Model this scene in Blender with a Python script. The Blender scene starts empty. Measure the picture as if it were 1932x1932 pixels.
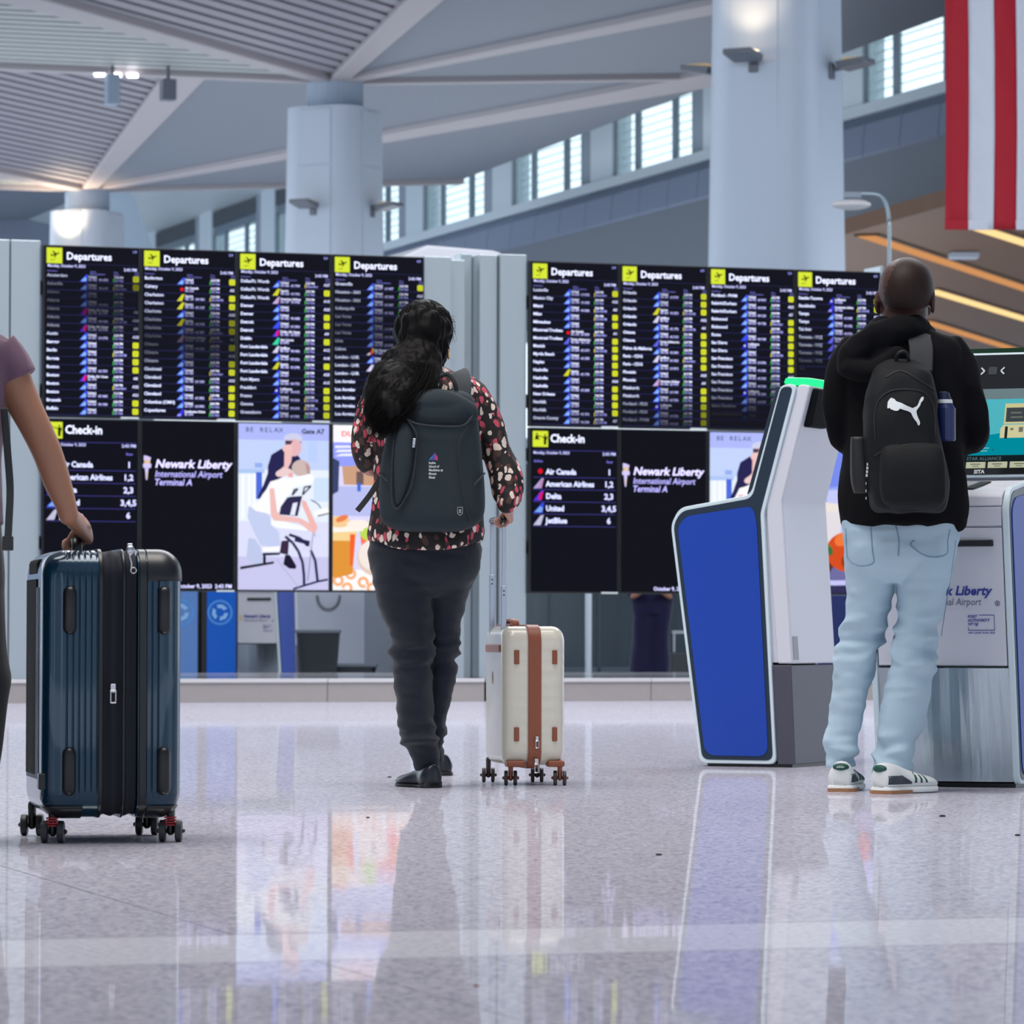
import bpy, bmesh, math, random
from mathutils import Vector, Matrix, noise
random.seed(7)
C = bpy.context.scene.collection
SC = bpy.context.scene
# ------------------------------------------------------------------ camera
F_PX, W_PX, CAM_H = 7900.0, 1932.0, 0.515
PITCH, ROLL = math.atan(226 / 7900), 0.002
_f = Vector((0, math.cos(PITCH), math.sin(PITCH)))
_r = Vector((math.cos(ROLL), 0, math.sin(ROLL)))
_r = (_r - _f * _r.dot(_f)).normalized()
_u = _r.cross(_f)
CAM = Vector((0, 0, CAM_H))
cd = bpy.data.cameras.new('camera')
cam = bpy.data.objects.new('camera', cd); C.objects.link(cam)
cam.matrix_world = Matrix((( _r.x, _u.x, -_f.x, 0), (_r.y, _u.y, -_f.y, 0), (_r.z, _u.z, -_f.z, CAM_H), (0, 0, 0, 1)))
cd.sensor_width = 36; cd.lens = F_PX / W_PX * 36
cd.clip_start = 0.5; cd.clip_end = 600
cd.dof.use_dof = True; cd.dof.focus_distance = 12.4; cd.dof.aperture_fstop = 12.0
SC.camera = cam
# ------------------------------------------------------------------ light and exposure
SC.view_settings.view_transform = 'Standard'; SC.view_settings.look = 'None'
SC.view_settings.gamma = 1; SC.view_settings.use_curve_mapping = False
SC.view_settings.exposure = 0.7
world = bpy.data.worlds.new('sky'); SC.world = world; world.use_nodes = True
_bg = world.node_tree.nodes['Background']
_bg.inputs[0].default_value = (0.78, 0.89, 1.0, 1); _bg.inputs[1].default_value = 1.3
# unseen soft area fills added to brighten the hall, no fittings behind them
def area(name, loc, size, power, col, rot=(0, 0, 0)):
    l = bpy.data.lights.new(name, 'AREA'); l.shape = 'RECTANGLE'; l.size, l.size_y = size
    l.energy = power; l.color = col
    o = bpy.data.objects.new(name, l); C.objects.link(o); o.location = loc; o.rotation_euler = rot
    return o
area('hall_fill', (-2, 11, 10.5), (9, 6), 900, (1.0, 0.95, 0.9))
area('hall_fill', (2, 26, 11), (12, 8), 1500, (0.95, 0.97, 1.0))
area('hall_fill', (-6, 90, 4.5), (30, 30), 1000, (0.9, 0.95, 1.0), (math.pi, 0, 0))  # upward fill added to brighten the roof and far columns

area('hall_fill', (-2, 44, 11.0), (14, 2), 380, (0.86, 0.93, 1.0), (math.radians(72), 0, 0))  # fill added behind the flag to brighten the large right column
# ------------------------------------------------------------------ pixel -> place helpers
def ray(px, py): return _f * F_PX + _r * (px - 966) + _u * (966 - py)
def P(px, py, d):
    r = ray(px, py); return CAM + r * (d / r.y)
def G(px, py, z=0.0):
    r = ray(px, py); return CAM + r * ((z - CAM_H) / r.z)
def V(px, py, p0, ang):                       # vertical plane through p0 along direction ang
    n = Vector((-math.sin(ang), math.cos(ang), 0)); r = ray(px, py)
    return CAM + r * ((p0 - CAM).dot(n) / r.dot(n))
TH = math.radians(19.24)
U = Vector((math.cos(TH), math.sin(TH), 0)); VV = Vector((-math.sin(TH), math.cos(TH), 0)); Z = Vector((0, 0, 1))

# ------------------------------------------------------------------ materials
_m = {}
def mat(name, col=(0.5, 0.5, 0.5), rough=0.5, metal=0.0, spec=0.5, emit=0.0, bump=None, var=None, coat=0.0, sheen=0.0, aniso=None, alpha=None, trans=0.0):
    if name in _m: return _m[name]
    m = bpy.data.materials.new(name); m.use_nodes = True; nt = m.node_tree; b = nt.nodes['Principled BSDF']
    b.inputs['Base Color'].default_value = (*col, 1); b.inputs['Roughness'].default_value = rough
    b.inputs['Metallic'].default_value = metal; b.inputs['Specular IOR Level'].default_value = spec
    b.inputs['Coat Weight'].default_value = coat; b.inputs['Sheen Weight'].default_value = sheen
    b.inputs['Transmission Weight'].default_value = trans
    if emit:
        b.inputs['Emission Color'].default_value = (*col, 1); b.inputs['Emission Strength'].default_value = emit
        b.inputs['Base Color'].default_value = (0.01, 0.01, 0.01, 1)
    tc = nt.nodes.new('ShaderNodeTexCoord')
    if var:                                     # var = (scale, amount[, stretch])
        mp = nt.nodes.new('ShaderNodeMapping'); nt.links.new(tc.outputs['Object'], mp.inputs[0])
        if len(var) > 2: mp.inputs['Scale'].default_value = var[2]
        n = nt.nodes.new('ShaderNodeTexNoise'); n.inputs['Scale'].default_value = var[0]; n.inputs['Detail'].default_value = 6
        nt.links.new(mp.outputs[0], n.inputs['Vector'])
        mx = nt.nodes.new('ShaderNodeMix'); mx.data_type = 'RGBA'
        mx.inputs[6].default_value = (*[max(0, c * (1 - var[1])) for c in col], 1)
        mx.inputs[7].default_value = (*[min(1, c * (1 + var[1])) for c in col], 1)
        nt.links.new(n.outputs['Fac'], mx.inputs[0]); nt.links.new(mx.outputs[2], b.inputs['Base Color'])
    if bump:                                    # bump = (scale, strength, distance[, stretch])
        mp = nt.nodes.new('ShaderNodeMapping'); nt.links.new(tc.outputs['Object'], mp.inputs[0])
        if len(bump) > 3: mp.inputs['Scale'].default_value = bump[3]
        n = nt.nodes.new('ShaderNodeTexNoise'); n.inputs['Scale'].default_value = bump[0]; n.inputs['Detail'].default_value = 5
        nt.links.new(mp.outputs[0], n.inputs['Vector'])
        bp = nt.nodes.new('ShaderNodeBump'); bp.inputs['Strength'].default_value = bump[1]; bp.inputs['Distance'].default_value = bump[2]
        nt.links.new(n.outputs['Fac'], bp.inputs['Height']); nt.links.new(bp.outputs[0], b.inputs['Normal'])
    _m[name] = m; return m
def S(r, g, b):                                 # sRGB 0-255 -> linear
    f = lambda c: (c / 255) / 12.92 if c <= 10 else (((c / 255) + 0.055) / 1.055) ** 2.4
    return (f(r), f(g), f(b))
def E(col, k=1.0):                              # screen colour (light giving)
    key = 'glow_%02x%02x%02x_%d' % (int(col[0]), int(col[1]), int(col[2]), int(k * 100))
    if key in _m: return _m[key]
    m = bpy.data.materials.new(key); m.use_nodes = True; nt = m.node_tree; nt.nodes.clear()
    e = nt.nodes.new('ShaderNodeEmission'); o = nt.nodes.new('ShaderNodeOutputMaterial')
    e.inputs[0].default_value = (*S(*col), 1); e.inputs[1].default_value = k * 0.64; nt.links.new(e.outputs[0], o.inputs[0])
    _m[key] = m; return m

# ------------------------------------------------------------------ object helpers
def link_mesh(name, me, m=None, parent=None, smooth=False):
    o = bpy.data.objects.new(name, me); C.objects.link(o)
    if m is not None:
        for q in (m if isinstance(m, (list, tuple)) else [m]): me.materials.append(q)
    if parent is not None: o.parent = parent
    if smooth: me.shade_smooth()
    return o
def obj(name, bm, m, parent=None, smooth=False, bevel=0.0, seg=2):
    me = bpy.data.meshes.new(name); bmesh.ops.recalc_face_normals(bm, faces=bm.faces); bm.to_mesh(me); bm.free()
    o = link_mesh(name, me, m, parent, smooth)
    if bevel:
        md = o.modifiers.new('bevel', 'BEVEL'); md.width = bevel; md.segments = seg; md.limit_method = 'ANGLE'; md.angle_limit = 0.6
        if smooth or True: me.shade_smooth(); md.harden_normals = True
    return o
def tag(o, label=None, cat=None, group=None, kind=None):
    if label: o['label'] = label
    if cat: o['category'] = cat
    if group: o['group'] = group
    if kind: o['kind'] = kind
    return o
def thing(name, label, cat, loc=(0, 0, 0), rz=0.0, group=None):
    o = bpy.data.objects.new(name, None); C.objects.link(o); o.location = loc; o.rotation_euler = (0, 0, rz)
    o.empty_display_size = 0.1
    return tag(o, label, cat, group)
def box(bm, c, s, rot=None):
    g = bmesh.ops.create_cube(bm, size=1.0)
    M = Matrix.Translation(Vector(c)) @ (rot if rot else Matrix.Identity(4)) @ Matrix.Diagonal((*s, 1))
    bmesh.ops.transform(bm, matrix=M, verts=g['verts']); return g['verts']
def bx(lo, hi):
    bm = bmesh.new(); box(bm, [(a + b) / 2 for a, b in zip(lo, hi)], [abs(b - a) for a, b in zip(lo, hi)]); return bm
def prism(bm, pts, off):                        # polygon of 3-D points, extruded by the vector off
    off = Vector(off); a = [bm.verts.new(p) for p in pts]; b = [bm.verts.new(Vector(p) + off) for p in pts]
    n = len(a); bm.faces.new(a); bm.faces.new(b[::-1])
    for i in range(n): bm.faces.new((a[i], b[i], b[(i + 1) % n], a[(i + 1) % n]))
def prm(pts, off):
    bm = bmesh.new(); prism(bm, pts, off); return bm
def cr(pts, n):                                 # Catmull-Rom through tuples
    out = []; k = len(pts)
    for i in range(k - 1):
        p0, p1, p2, p3 = pts[max(i - 1, 0)], pts[i], pts[i + 1], pts[min(i + 2, k - 1)]
        for j in range(n):
            t = j / n
            out.append(tuple(0.5 * ((2 * b) + (c - a) * t + (2 * a - 5 * b + 4 * c - d) * t * t + (3 * b - a - 3 * c + d) * t ** 3)
                             for a, b, c, d in zip(p0, p1, p2, p3)))
    out.append(tuple(pts[-1])); return out
def tube(bm, pts, radii, n=12, sub=4, flat=1.0, cap=True, side=None):
    """limb: pts 3-D, radii per point (number or pair); smooth, rounded ends"""
    rr = [(r, r) if not isinstance(r, (tuple, list)) else r for r in radii]
    q = [(*Vector(p), *r) for p, r in zip(pts, rr)]
    if sub > 1 and len(q) > 1: q = cr(q, sub)
    pos = [Vector(a[:3]) for a in q]; rad = [(a[3], a[4]) for a in q]
    if cap:
        for end in (0, -1):
            d = (pos[end] - pos[1 if end == 0 else -2]).normalized(); r = min(rad[end]); p = pos[end].copy()
            ext = [(0.5, 0.866), (0.87, 0.5), (0.99, 0.12)]
            new = [(p + d * r * e, (rad[end][0] * s, rad[end][1] * s)) for e, s in ext]
            if end == 0:
                pos = [a for a, _ in new[::-1]] + pos; rad = [b for _, b in new[::-1]] + rad
            else:
                pos += [a for a, _ in new]; rad += [b for _, b in new]
    t0 = (pos[1] - pos[0]).normalized(); up = side if side else (Vector((0, 1, 0)) if abs(t0.y) < 0.9 else Vector((1, 0, 0)))
    prev = None; rings = []
    for i, p in enumerate(pos):
        t = (pos[min(i + 1, len(pos) - 1)] - pos[max(i - 1, 0)])
        t = t.normalized() if t.length > 1e-9 else t0
        y = up - t * up.dot(t); y.normalize(); x = y.cross(t); up = y
        ring = [bm.verts.new(p + x * math.cos(2 * math.pi * k / n) * rad[i][0] + y * math.sin(2 * math.pi * k / n) * rad[i][1] * flat) for k in range(n)]
        if prev:
            for k in range(n): bm.faces.new((prev[k], prev[(k + 1) % n], ring[(k + 1) % n], ring[k]))
        prev = ring; rings.append(ring)
    bm.faces.new(rings[0][::-1]); bm.faces.new(rings[-1]); return rings
def hloft(bm, rows, n=40, sub=4, ex=2.0, post=None):
    """rows: (cx, cy, cz, rx, ry) horizontal rings"""
    q = cr(rows, sub) if sub > 1 else rows; prev = None; first = None
    for r in q:
        ring = []
        for k in range(n):
            a = 2 * math.pi * k / n; c, s = math.cos(a), math.sin(a)
            x = math.copysign(abs(c) ** (2 / ex), c); y = math.copysign(abs(s) ** (2 / ex), s)
            v = Vector((r[0] + x * r[3], r[1] + y * r[4], r[2]))
            if post: v = post(v)
            ring.append(bm.verts.new(v))
        if prev:
            for k in range(n): bm.faces.new((prev[k], prev[(k + 1) % n], ring[(k + 1) % n], ring[k]))
        else: first = ring
        prev = ring
    bm.faces.new(first[::-1]); bm.faces.new(prev)
def blob(bm, c, r, rot=None, seg=20):
    g = bmesh.ops.create_uvsphere(bm, u_segments=seg, v_segments=seg // 2 + 2, radius=1.0)
    M = Matrix.Translation(Vector(c)) @ (rot if rot else Matrix.Identity(4)) @ Matrix.Diagonal((r[0], r[1], r[2], 1))
    bmesh.ops.transform(bm, matrix=M, verts=g['verts'])
def fuse(name, bm, voxel, m, parent=None, smooth=6, disp=None):
    """weld overlapping closed shapes into ONE continuous skin, smooth it and (optionally) wrinkle it"""
    me = bpy.data.meshes.new(name); bmesh.ops.recalc_face_normals(bm, faces=bm.faces); bm.to_mesh(me); bm.free()
    t = bpy.data.objects.new(name, me); C.objects.link(t)
    r = t.modifiers.new('r', 'REMESH'); r.mode = 'VOXEL'; r.voxel_size = voxel
    if smooth:
        s = t.modifiers.new('s', 'SMOOTH'); s.iterations = smooth; s.factor = 0.5
    dg = bpy.context.evaluated_depsgraph_get(); dg.update()
    me2 = bpy.data.meshes.new_from_object(t.evaluated_get(dg))
    bpy.data.objects.remove(t); bpy.data.meshes.remove(me)
    me2.name = name
    if disp:
        nn = [v.normal.copy() for v in me2.vertices]
        for v, q in zip(me2.vertices, nn): v.co += q * disp(v.co)
        me2.update()
    return link_mesh(name, me2, m, parent, True)
def fold(scale, amp, st=(1, 1, 1), seed=0.0):   # crease-like wrinkles
    def f(p):
        q = Vector((p.x * st[0], p.y * st[1], p.z * st[2])) * scale + Vector((seed, seed * 1.7, 0))
        a = noise.noise(q); b = noise.noise(q * 2.1 + Vector((5, 1, 2)))
        return amp * ((1 - abs(a) * 2.2) * 0.7 + b * 0.45 - 0.4)
    return f
# ------------------------------------------------------------------ lettering and flat print
_tc = {}
def glyphs(s, bold=0.0, shear=0.0):
    k = (s, bold, shear)
    if k in _tc: return _tc[k]
    cu = bpy.data.curves.new('t', 'FONT'); cu.body = s; cu.size = 1; cu.offset = bold; cu.shear = shear
    cu.resolution_u = 2; cu.fill_mode = 'FRONT'
    o = bpy.data.objects.new('t', cu); C.objects.link(o)
    dg = bpy.context.evaluated_depsgraph_get(); me = o.evaluated_get(dg).to_mesh()
    vs = [(v.co.x, v.co.y) for v in me.vertices]; fs = [tuple(p.vertices) for p in me.polygons]
    o.evaluated_get(dg).to_mesh_clear(); bpy.data.objects.remove(o); bpy.data.curves.remove(cu)
    _tc[k] = (vs, fs); return _tc[k]
class Print:
    """flat print in a local x-z plane facing -y; later layers sit a hair nearer the viewer"""
    def __init__(s, fn=None, step=0.0004): s.v = []; s.f = []; s.mi = []; s.ms = []; s.layer = 0; s.step = step; s.fn = fn
    def _mat(s, m):
        if m not in s.ms: s.ms.append(m)
        return s.ms.index(m)
    def add(s, vs, fs, m):
        s.layer += 1; y = -s.step * (1 + (s.layer % 40) * 0.1) - s.step * s.lv; b = len(s.v); i = s._mat(m)
        for x, z in vs: s.v.append((x, y, z))
        for f in fs: s.f.append(tuple(q + b for q in f)); s.mi.append(i)
    lv = 0
    clip = None
    def poly(s, pts, m):
        if s.clip:
            x0, z0, x1, z1 = s.clip
            for ax, lim, sg in ((0, x0, 1), (0, x1, -1), (1, z0, 1), (1, z1, -1)):
                out = []
                for i in range(len(pts)):
                    a, b = pts[i], pts[(i + 1) % len(pts)]; da, db = sg * (a[ax] - lim), sg * (b[ax] - lim)
                    if da >= 0: out.append(a)
                    if (da >= 0) != (db >= 0): f = da / (da - db); out.append((a[0] + (b[0] - a[0]) * f, a[1] + (b[1] - a[1]) * f))
                pts = out
                if len(pts) < 3: return
        s.add(pts, [tuple(range(len(pts)))], m)
    def rect(s, x0, z0, x1, z1, m): s.poly([(x0, z0), (x1, z0), (x1, z1), (x0, z1)], m)
    def disc(s, cx, cz, rx, rz, m, n=20, rot=0.0):
        c, q = math.cos(rot), math.sin(rot)
        s.poly([(cx + math.cos(a) * rx * c - math.sin(a) * rz * q, cz + math.cos(a) * rx * q + math.sin(a) * rz * c)
                for a in [2 * math.pi * k / n for k in range(n)]], m)
    def ring(s, cx, cz, r0, r1, m, n=24):
        if s.clip:
            for k in range(n):
                a, b = 2 * math.pi * k / n, 2 * math.pi * (k + 1) / n
                s.poly([(cx + math.cos(a) * r0, cz + math.sin(a) * r0), (cx + math.cos(a) * r1, cz + math.sin(a) * r1), (cx + math.cos(b) * r1, cz + math.sin(b) * r1), (cx + math.cos(b) * r0, cz + math.sin(b) * r0)], m)
            return
        vs = []; fs = []
        for k in range(n):
            a = 2 * math.pi * k / n; vs += [(cx + math.cos(a) * r0, cz + math.sin(a) * r0), (cx + math.cos(a) * r1, cz + math.sin(a) * r1)]
            j = (k + 1) % n; fs.append((2 * k, 2 * k + 1, 2 * j + 1, 2 * j))
        s.add(vs, fs, m)
    def line(s, pts, w, m):
        for a, b in zip(pts, pts[1:]):
            a = Vector(a); b = Vector(b); d = (b - a).normalized(); n = Vector((-d.y, d.x)) * w / 2
            s.poly([tuple(a - n), tuple(b - n), tuple(b + n), tuple(a + n)], m)
    def text(s, t, x, z, h, m, bold=0.0, shear=0.0, width=None, align='L', spacing=1.0):
        vs, fs = glyphs(t, bold, shear)
        if not vs: return
        w = max(v[0] for v in vs); k = h / 0.7; kx = k if width is None else width / w
        ox = x - (w * kx if align == 'R' else w * kx / 2 if align == 'C' else 0)
        s.add([(ox + vx * kx, z + vy * k) for vx, vy in vs], fs, m)
    def build(s, name, parent, fn=None):
        me = bpy.data.meshes.new(name); v = s.v
        if fn: v = [fn(*p) for p in v]
        me.from_pydata(v, [], s.f)
        for q in s.ms: me.materials.append(q)
        me.polygons.foreach_set('material_index', s.mi); me.update()
        return link_mesh(name, me, None, parent)
# ================================================================== materials of the setting
def terrazzo(name, base, dark, light, rough, gl):
    m = bpy.data.materials.new(name); m.use_nodes = True; nt = m.node_tree; b = nt.nodes['Principled BSDF']
    tc = nt.nodes.new('ShaderNodeTexCoord'); N = lambda t: nt.nodes.new(t); L = nt.links.new
    v = N('ShaderNodeTexVoronoi'); v.inputs['Scale'].default_value = 95; L(tc.outputs['Object'], v.inputs['Vector'])
    r = N('ShaderNodeValToRGB'); r.color_ramp.interpolation = 'CONSTANT'
    e = r.color_ramp.elements; e[0].position = 0; e[0].color = (*dark, 1); e[1].position = 0.16; e[1].color = (*base, 1)
    for p, c in ((0.55, light), (0.74, base), (0.93, dark)):
        q = e.new(p); q.color = (*c, 1)
    sp = N('ShaderNodeSeparateColor'); L(v.outputs['Color'], sp.inputs[0]); L(sp.outputs[0], r.inputs[0])
    n = N('ShaderNodeTexNoise'); n.inputs['Scale'].default_value = 60; n.inputs['Detail'].default_value = 8; L(tc.outputs['Object'], n.inputs['Vector'])
    r2 = N('ShaderNodeValToRGB'); r2.color_ramp.elements[0].position = 0.36; r2.color_ramp.elements[1].position = 0.52
    r2.color_ramp.elements[0].color = (0.8, 0.8, 0.84, 1); r2.color_ramp.elements[1].color = (1, 1, 1, 1); L(n.outputs['Fac'], r2.inputs[0])
    mx = N('ShaderNodeMix'); mx.data_type = 'RGBA'; mx.blend_type = 'MULTIPLY'; mx.inputs[0].default_value = 1
    L(r.outputs[0], mx.inputs[6]); L(r2.outputs[0], mx.inputs[7]); L(mx.outputs[2], b.inputs['Base Color'])
    b.inputs['Roughness'].default_value = 0.9; b.inputs['Specular IOR Level'].default_value = 0.0
    g = N('ShaderNodeBsdfGlossy'); g.inputs['Roughness'].default_value = rough
    n2 = N('ShaderNodeTexNoise'); n2.inputs['Scale'].default_value = 2.2; n2.inputs['Detail'].default_value = 3; L(tc.outputs['Object'], n2.inputs['Vector'])
    bp = N('ShaderNodeBump'); bp.inputs['Strength'].default_value = 0.12; bp.inputs['Distance'].default_value = 0.004
    L(n2.outputs['Fac'], bp.inputs['Height']); L(bp.outputs[0], g.inputs['Normal'])
    ms = N('ShaderNodeMixShader'); ms.inputs[0].default_value = gl
    out = nt.nodes['Material Output']; L(b.outputs[0], ms.inputs[1]); L(g.outputs[0], ms.inputs[2]); L(ms.outputs[0], out.inputs[0])
    return m
TERR = terrazzo('terrazzo', S(196, 194, 206), S(168, 166, 182), S(212, 210, 220), 0.035, 0.48)
BAND = terrazzo('pale_band', S(206, 206, 216), S(200, 200, 210), S(212, 212, 220), 0.03, 0.42)
JOINT = mat('joint', S(96, 94, 108), 0.6)
STEEL = mat('brushed_steel', S(176, 186, 192), 0.34, 0.75, bump=(30, 0.12, 0.002, (1, 1, 14)))
STEEL_DK = mat('dark_steel', S(92, 104, 114), 0.35, 0.7)
WHITE = mat('white_paint', S(196, 206, 220), 0.45)
WHITE_W = mat('pier_white', S(196, 208, 216), 0.6)
ROOF = mat('roof_paint', S(122, 130, 142), 0.55)
ROOF_B = mat('roof_beam', S(176, 170, 174), 0.5)
SLAT = mat('slat_grey', S(150, 148, 158), 0.5)
GAP = mat('slat_backing', S(52, 52, 64), 0.8)
SKIRT = mat('skirt_grey', S(122, 134, 156), 0.6)
BEIGE = mat('plinth_stone', S(146, 140, 140), 0.16, 0.0, 0.5, var=(9, 0.06))
BLACK = mat('black_plastic', (0.012, 0.013, 0.015), 0.4)
WOOD = mat('soffit_wood', S(116, 82, 54), 0.55, var=(0.25, 0.14, (1, 5, 1)))
# ================================================================== floor
v1 = (G(966, 1752).dot(VV)); v2 = (G(966, 1803).dot(VV))
def clip(poly, n, d):                           # keep n.p >= d
    out = []
    for i in range(len(poly)):
        a, b = poly[i], poly[(i + 1) % len(poly)]; da, db = n.dot(a) - d, n.dot(b) - d
        if da >= 0: out.append(a)
        if (da >= 0) != (db >= 0): out.append(a + (b - a) * (da / (da - db)))
    return out
hall = [Vector((-45, 2.2, 0)), Vector((45, 2.2, 0)), Vector((60, 165, 0)), Vector((-75, 165, 0))]
fl = obj('floor', prm([p + Vector((0, 0, -0.06)) for p in hall], (0, 0, 0.052)), JOINT); tag(fl, kind='structure')
def slab(poly, m, top=0.0):
    if len(poly) > 2: obj('floor_slab', prm([Vector((p.x, p.y, top - 0.012)) for p in poly], (0, 0, 0.012)), m, fl)
g_ = 0.0035
far_ = clip(hall, VV, v1 + g_); near_ = clip(hall, -VV, -v2 + g_)
slab(clip(clip(hall, VV, v2 + g_), -VV, -v1 + g_), BAND)
a, b = G(0, 1633), G(272, 1714); dn = (b - a).normalized(); nn = Vector((-dn.y, dn.x, 0))
fa = clip(far_, nn, nn.dot(a) + 0.002); fb = clip(far_, -nn, -nn.dot(a) + 0.002)
vp_ = v1 + 6.1 * 1.0
for part in (fa, fb):
    slab(clip(part, -VV, -vp_ + 0.0015), TERR); slab(clip(clip(part, VV, vp_ + 0.0015), -VV, -(vp_ + 6.1) + 0.0015), TERR); slab(clip(part, VV, vp_ + 6.1 + 0.0015), TERR)
a, b = G(640, 1826), G(1000, 1930); dn = (b - a).normalized(); nn = Vector((-dn.y, dn.x, 0))
slab(clip(near_, nn, nn.dot(a) + 0.0015), TERR); slab(clip(near_, -nn, -nn.dot(a) + 0.0015), TERR)
# specks of litter lying on the floor
for px, py, r, c, w in ((898, 1861, 0.0035, S(120, 60, 50), 'rust-brown crumb on the nearest floor slab'), (694, 1543, 0.004, S(30, 30, 40), 'black speck on the floor ahead of the walking woman'),
                     (1920, 1577, 0.006, S(30, 28, 45), 'dark scrap on the floor near the right picture edge'), (1243, 1614, 0.006, S(40, 40, 40), 'flat dark fleck on floor in front of blue kiosk'),
                     (735, 1467, 0.006, S(60, 60, 70), 'small dark crumb beside the black loafer'), (1778, 1541, 0.007, S(30, 30, 34), 'black grit spot in front of the white kiosk')):
    bm = bmesh.new(); blob(bm, (0, 0, r * 0.35), (r * 1.3, r * 0.9, r * 0.5), seg=8)
    o = obj('crumb', bm, mat('crumb_%d' % px, c, 0.7)); o.location = G(px, py); tag(o, w, 'crumb', 'litter on the floor')
# unseen hall shell added around the viewpoint to shape light: piers, open gaps, flat roof bay
wf = obj('wall_front', bx((-45, -16.4, 9), (45, -16, 13)), mat('front_wall', S(120, 124, 134), .6)); tag(wf, kind='structure')
for k in range(9): obj('pier', bx((-45 + k * 10, -16.4, 0), (-45 + k * 10 + 7.2, -16, 9)), mat('front_wall', ()), wf)
for nm, x in (('wall_left', -34.0), ('wall_east', 36.0)):
    w_ = obj(nm, bx((x, -16, 7.5), (x + .4, 40, 13)), mat('front_wall', ()), None); tag(w_, kind='structure')
    for k in range(4): obj('pier', bx((x, -16 + k * 14, 0), (x + .4, -16 + k * 14 + (12.6 if nm == 'wall_left' else 9), 7.5)), mat('front_wall', ()), w_)  # left wall gaps narrowed to dim reflections on the suitcase face
rb = obj('ceiling', bx((-45, -16, 13), (45, 37, 13.3)), mat('bay_ceiling', S(150, 150, 156), .7)); tag(rb, kind='structure')
# ================================================================== display line and plinth
D0 = P(75, 1000, 30.0); D0.z = 0
PW = 0.0
def on_line(px):                                # distance along the display line at a pixel column
    return (V(px, 1000, D0, TH) - D0).dot(U)
t_l0, t_l1, t_r0, t_r1 = 0.0, on_line(795), on_line(993), on_line(1656)
def DL(t, v=0.0, z=0.0): return Vector((D0.x, D0.y, 0)) + U * t + VV * v + Z * z
ztop = V(75, 462, D0, TH).z; zbot = V(966, 1120, D0, TH).z; zmid = (ztop + zbot) / 2
PT = 0.17                                       # plinth height
plv = (G(345, 1325) - D0).dot(VV) if True else 0
plv = min(plv, -0.12)
pback = 4.2
pl = thing('plinth', 'low beige stone plinth running under the departure screens', 'plinth', DL(0, 0, 0))
pl.rotation_euler = (0, 0, TH)
joints = [on_line(q) for q in (-420, -80, 300, 610, 905)] 
j2 = [on_line(q) for q in (912, 1218, 1530, 1850, 2200)]
for seq in (joints, j2):
    for a, b in zip(seq, seq[1:]):
        obj('stone_panel', bx((a + 0.002, plv, 0.0), (b - 0.002, plv + 0.05, PT - 0.03)), BEIGE, pl, bevel=0.003)
        obj('stone_panel', bx((a + 0.002, plv - 0.012, PT - 0.029), (b - 0.002, pback, PT)), mat('plinth_cap', S(190, 188, 192), 0.12), pl, bevel=0.004)
    obj('core', bx((seq[0], plv + 0.052, 0), (seq[-1], pback - 0.02, PT - 0.031)), mat('core', S(90, 88, 90), 0.8), pl)
# ================================================================== steel housings of the two screen banks
def housing(name, label, strips, zt):
    t = thing(name, label, 'screen stand', DL(0, 0, 0), TH)
    for kind, p0, p1, v0, v1_, m, dz in strips:
        obj(kind, bx((on_line(p0), v0, PT), (on_line(p1), v1_, zt + dz)), m, t, bevel=0.006)
    return t
STA = housing('display_stand', 'brushed steel housing behind the left bank of departure screens',
        [('side_panel', -60, 14.5, -0.02, 0.3, STEEL, 0.03), ('side_panel', 16.5, 73, -0.02, 0.3, STEEL, 0.03),
         ('side_panel', 797, 849, -0.02, 0.28, STEEL, 0.01), ('side_panel', 851, 884, 0.09, 0.3, STEEL, -0.0)], ztop)
STB = housing('display_stand', 'brushed steel housing behind the right bank of departure screens',
        [('corner_post', 884.6, 906, 0.2, 0.36, STEEL, 0.06), ('side_panel', 906.5, 940, 0.03, 0.3, STEEL, 0.04), ('side_panel', 941.5, 991, -0.02, 0.28, STEEL, 0.045),
         ('side_panel', 1658, 1664, -0.03, 0.28, STEEL, 0.05)], ztop)
for t, a, b in ((STA, t_l0, t_l1), (STB, t_r0, t_r1)):
    for zz in (zbot + 0.35, zmid - 0.2, zmid + 0.2, ztop - 0.3):
        obj('mounting_rail', bx((a - 0.03, 0.10, zz - 0.05), (b + 0.03, 0.16, zz + 0.05)), STEEL_DK, t)
# ================================================================== screens
NAVY = S(13, 14, 24)
SCR = mat('screen_glass', (0.010, 0.011, 0.018), 0.22, emit=0)
BEZ = mat('screen_bezel', (0.008, 0.009, 0.011), 0.35)
TXT, TXT2, DIM = (222, 226, 255), (150, 152, 235), (70, 70, 150)
def dimc(c, k): return tuple(max(2, v * k) for v in c)
def ET(c, k=1.5): return E(c, k)
def monitor(t, w, z0, z1, label, group):
    r = thing('display_screen', label, 'screen', DL(t, -0.06, z0), TH, group)
    h = z1 - z0
    obj('housing', bx((0.003, 0.0, 0.003), (w - 0.003, 0.06, h - 0.003)), BEZ, r, bevel=0.003)
    obj('panel', bx((0.014, -0.004, 0.016), (w - 0.014, 0.0, h - 0.012)), mat('panel_black', (0.004, 0.005, 0.008), 0.3, spec=.15), r)
    return r, w, h
def backlight(p, w, h, c=(22, 23, 33), k=1.0): p.rect(0.016, 0.018, w - 0.016, h - 0.014, E(c, k)); p.lv += 1
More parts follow.
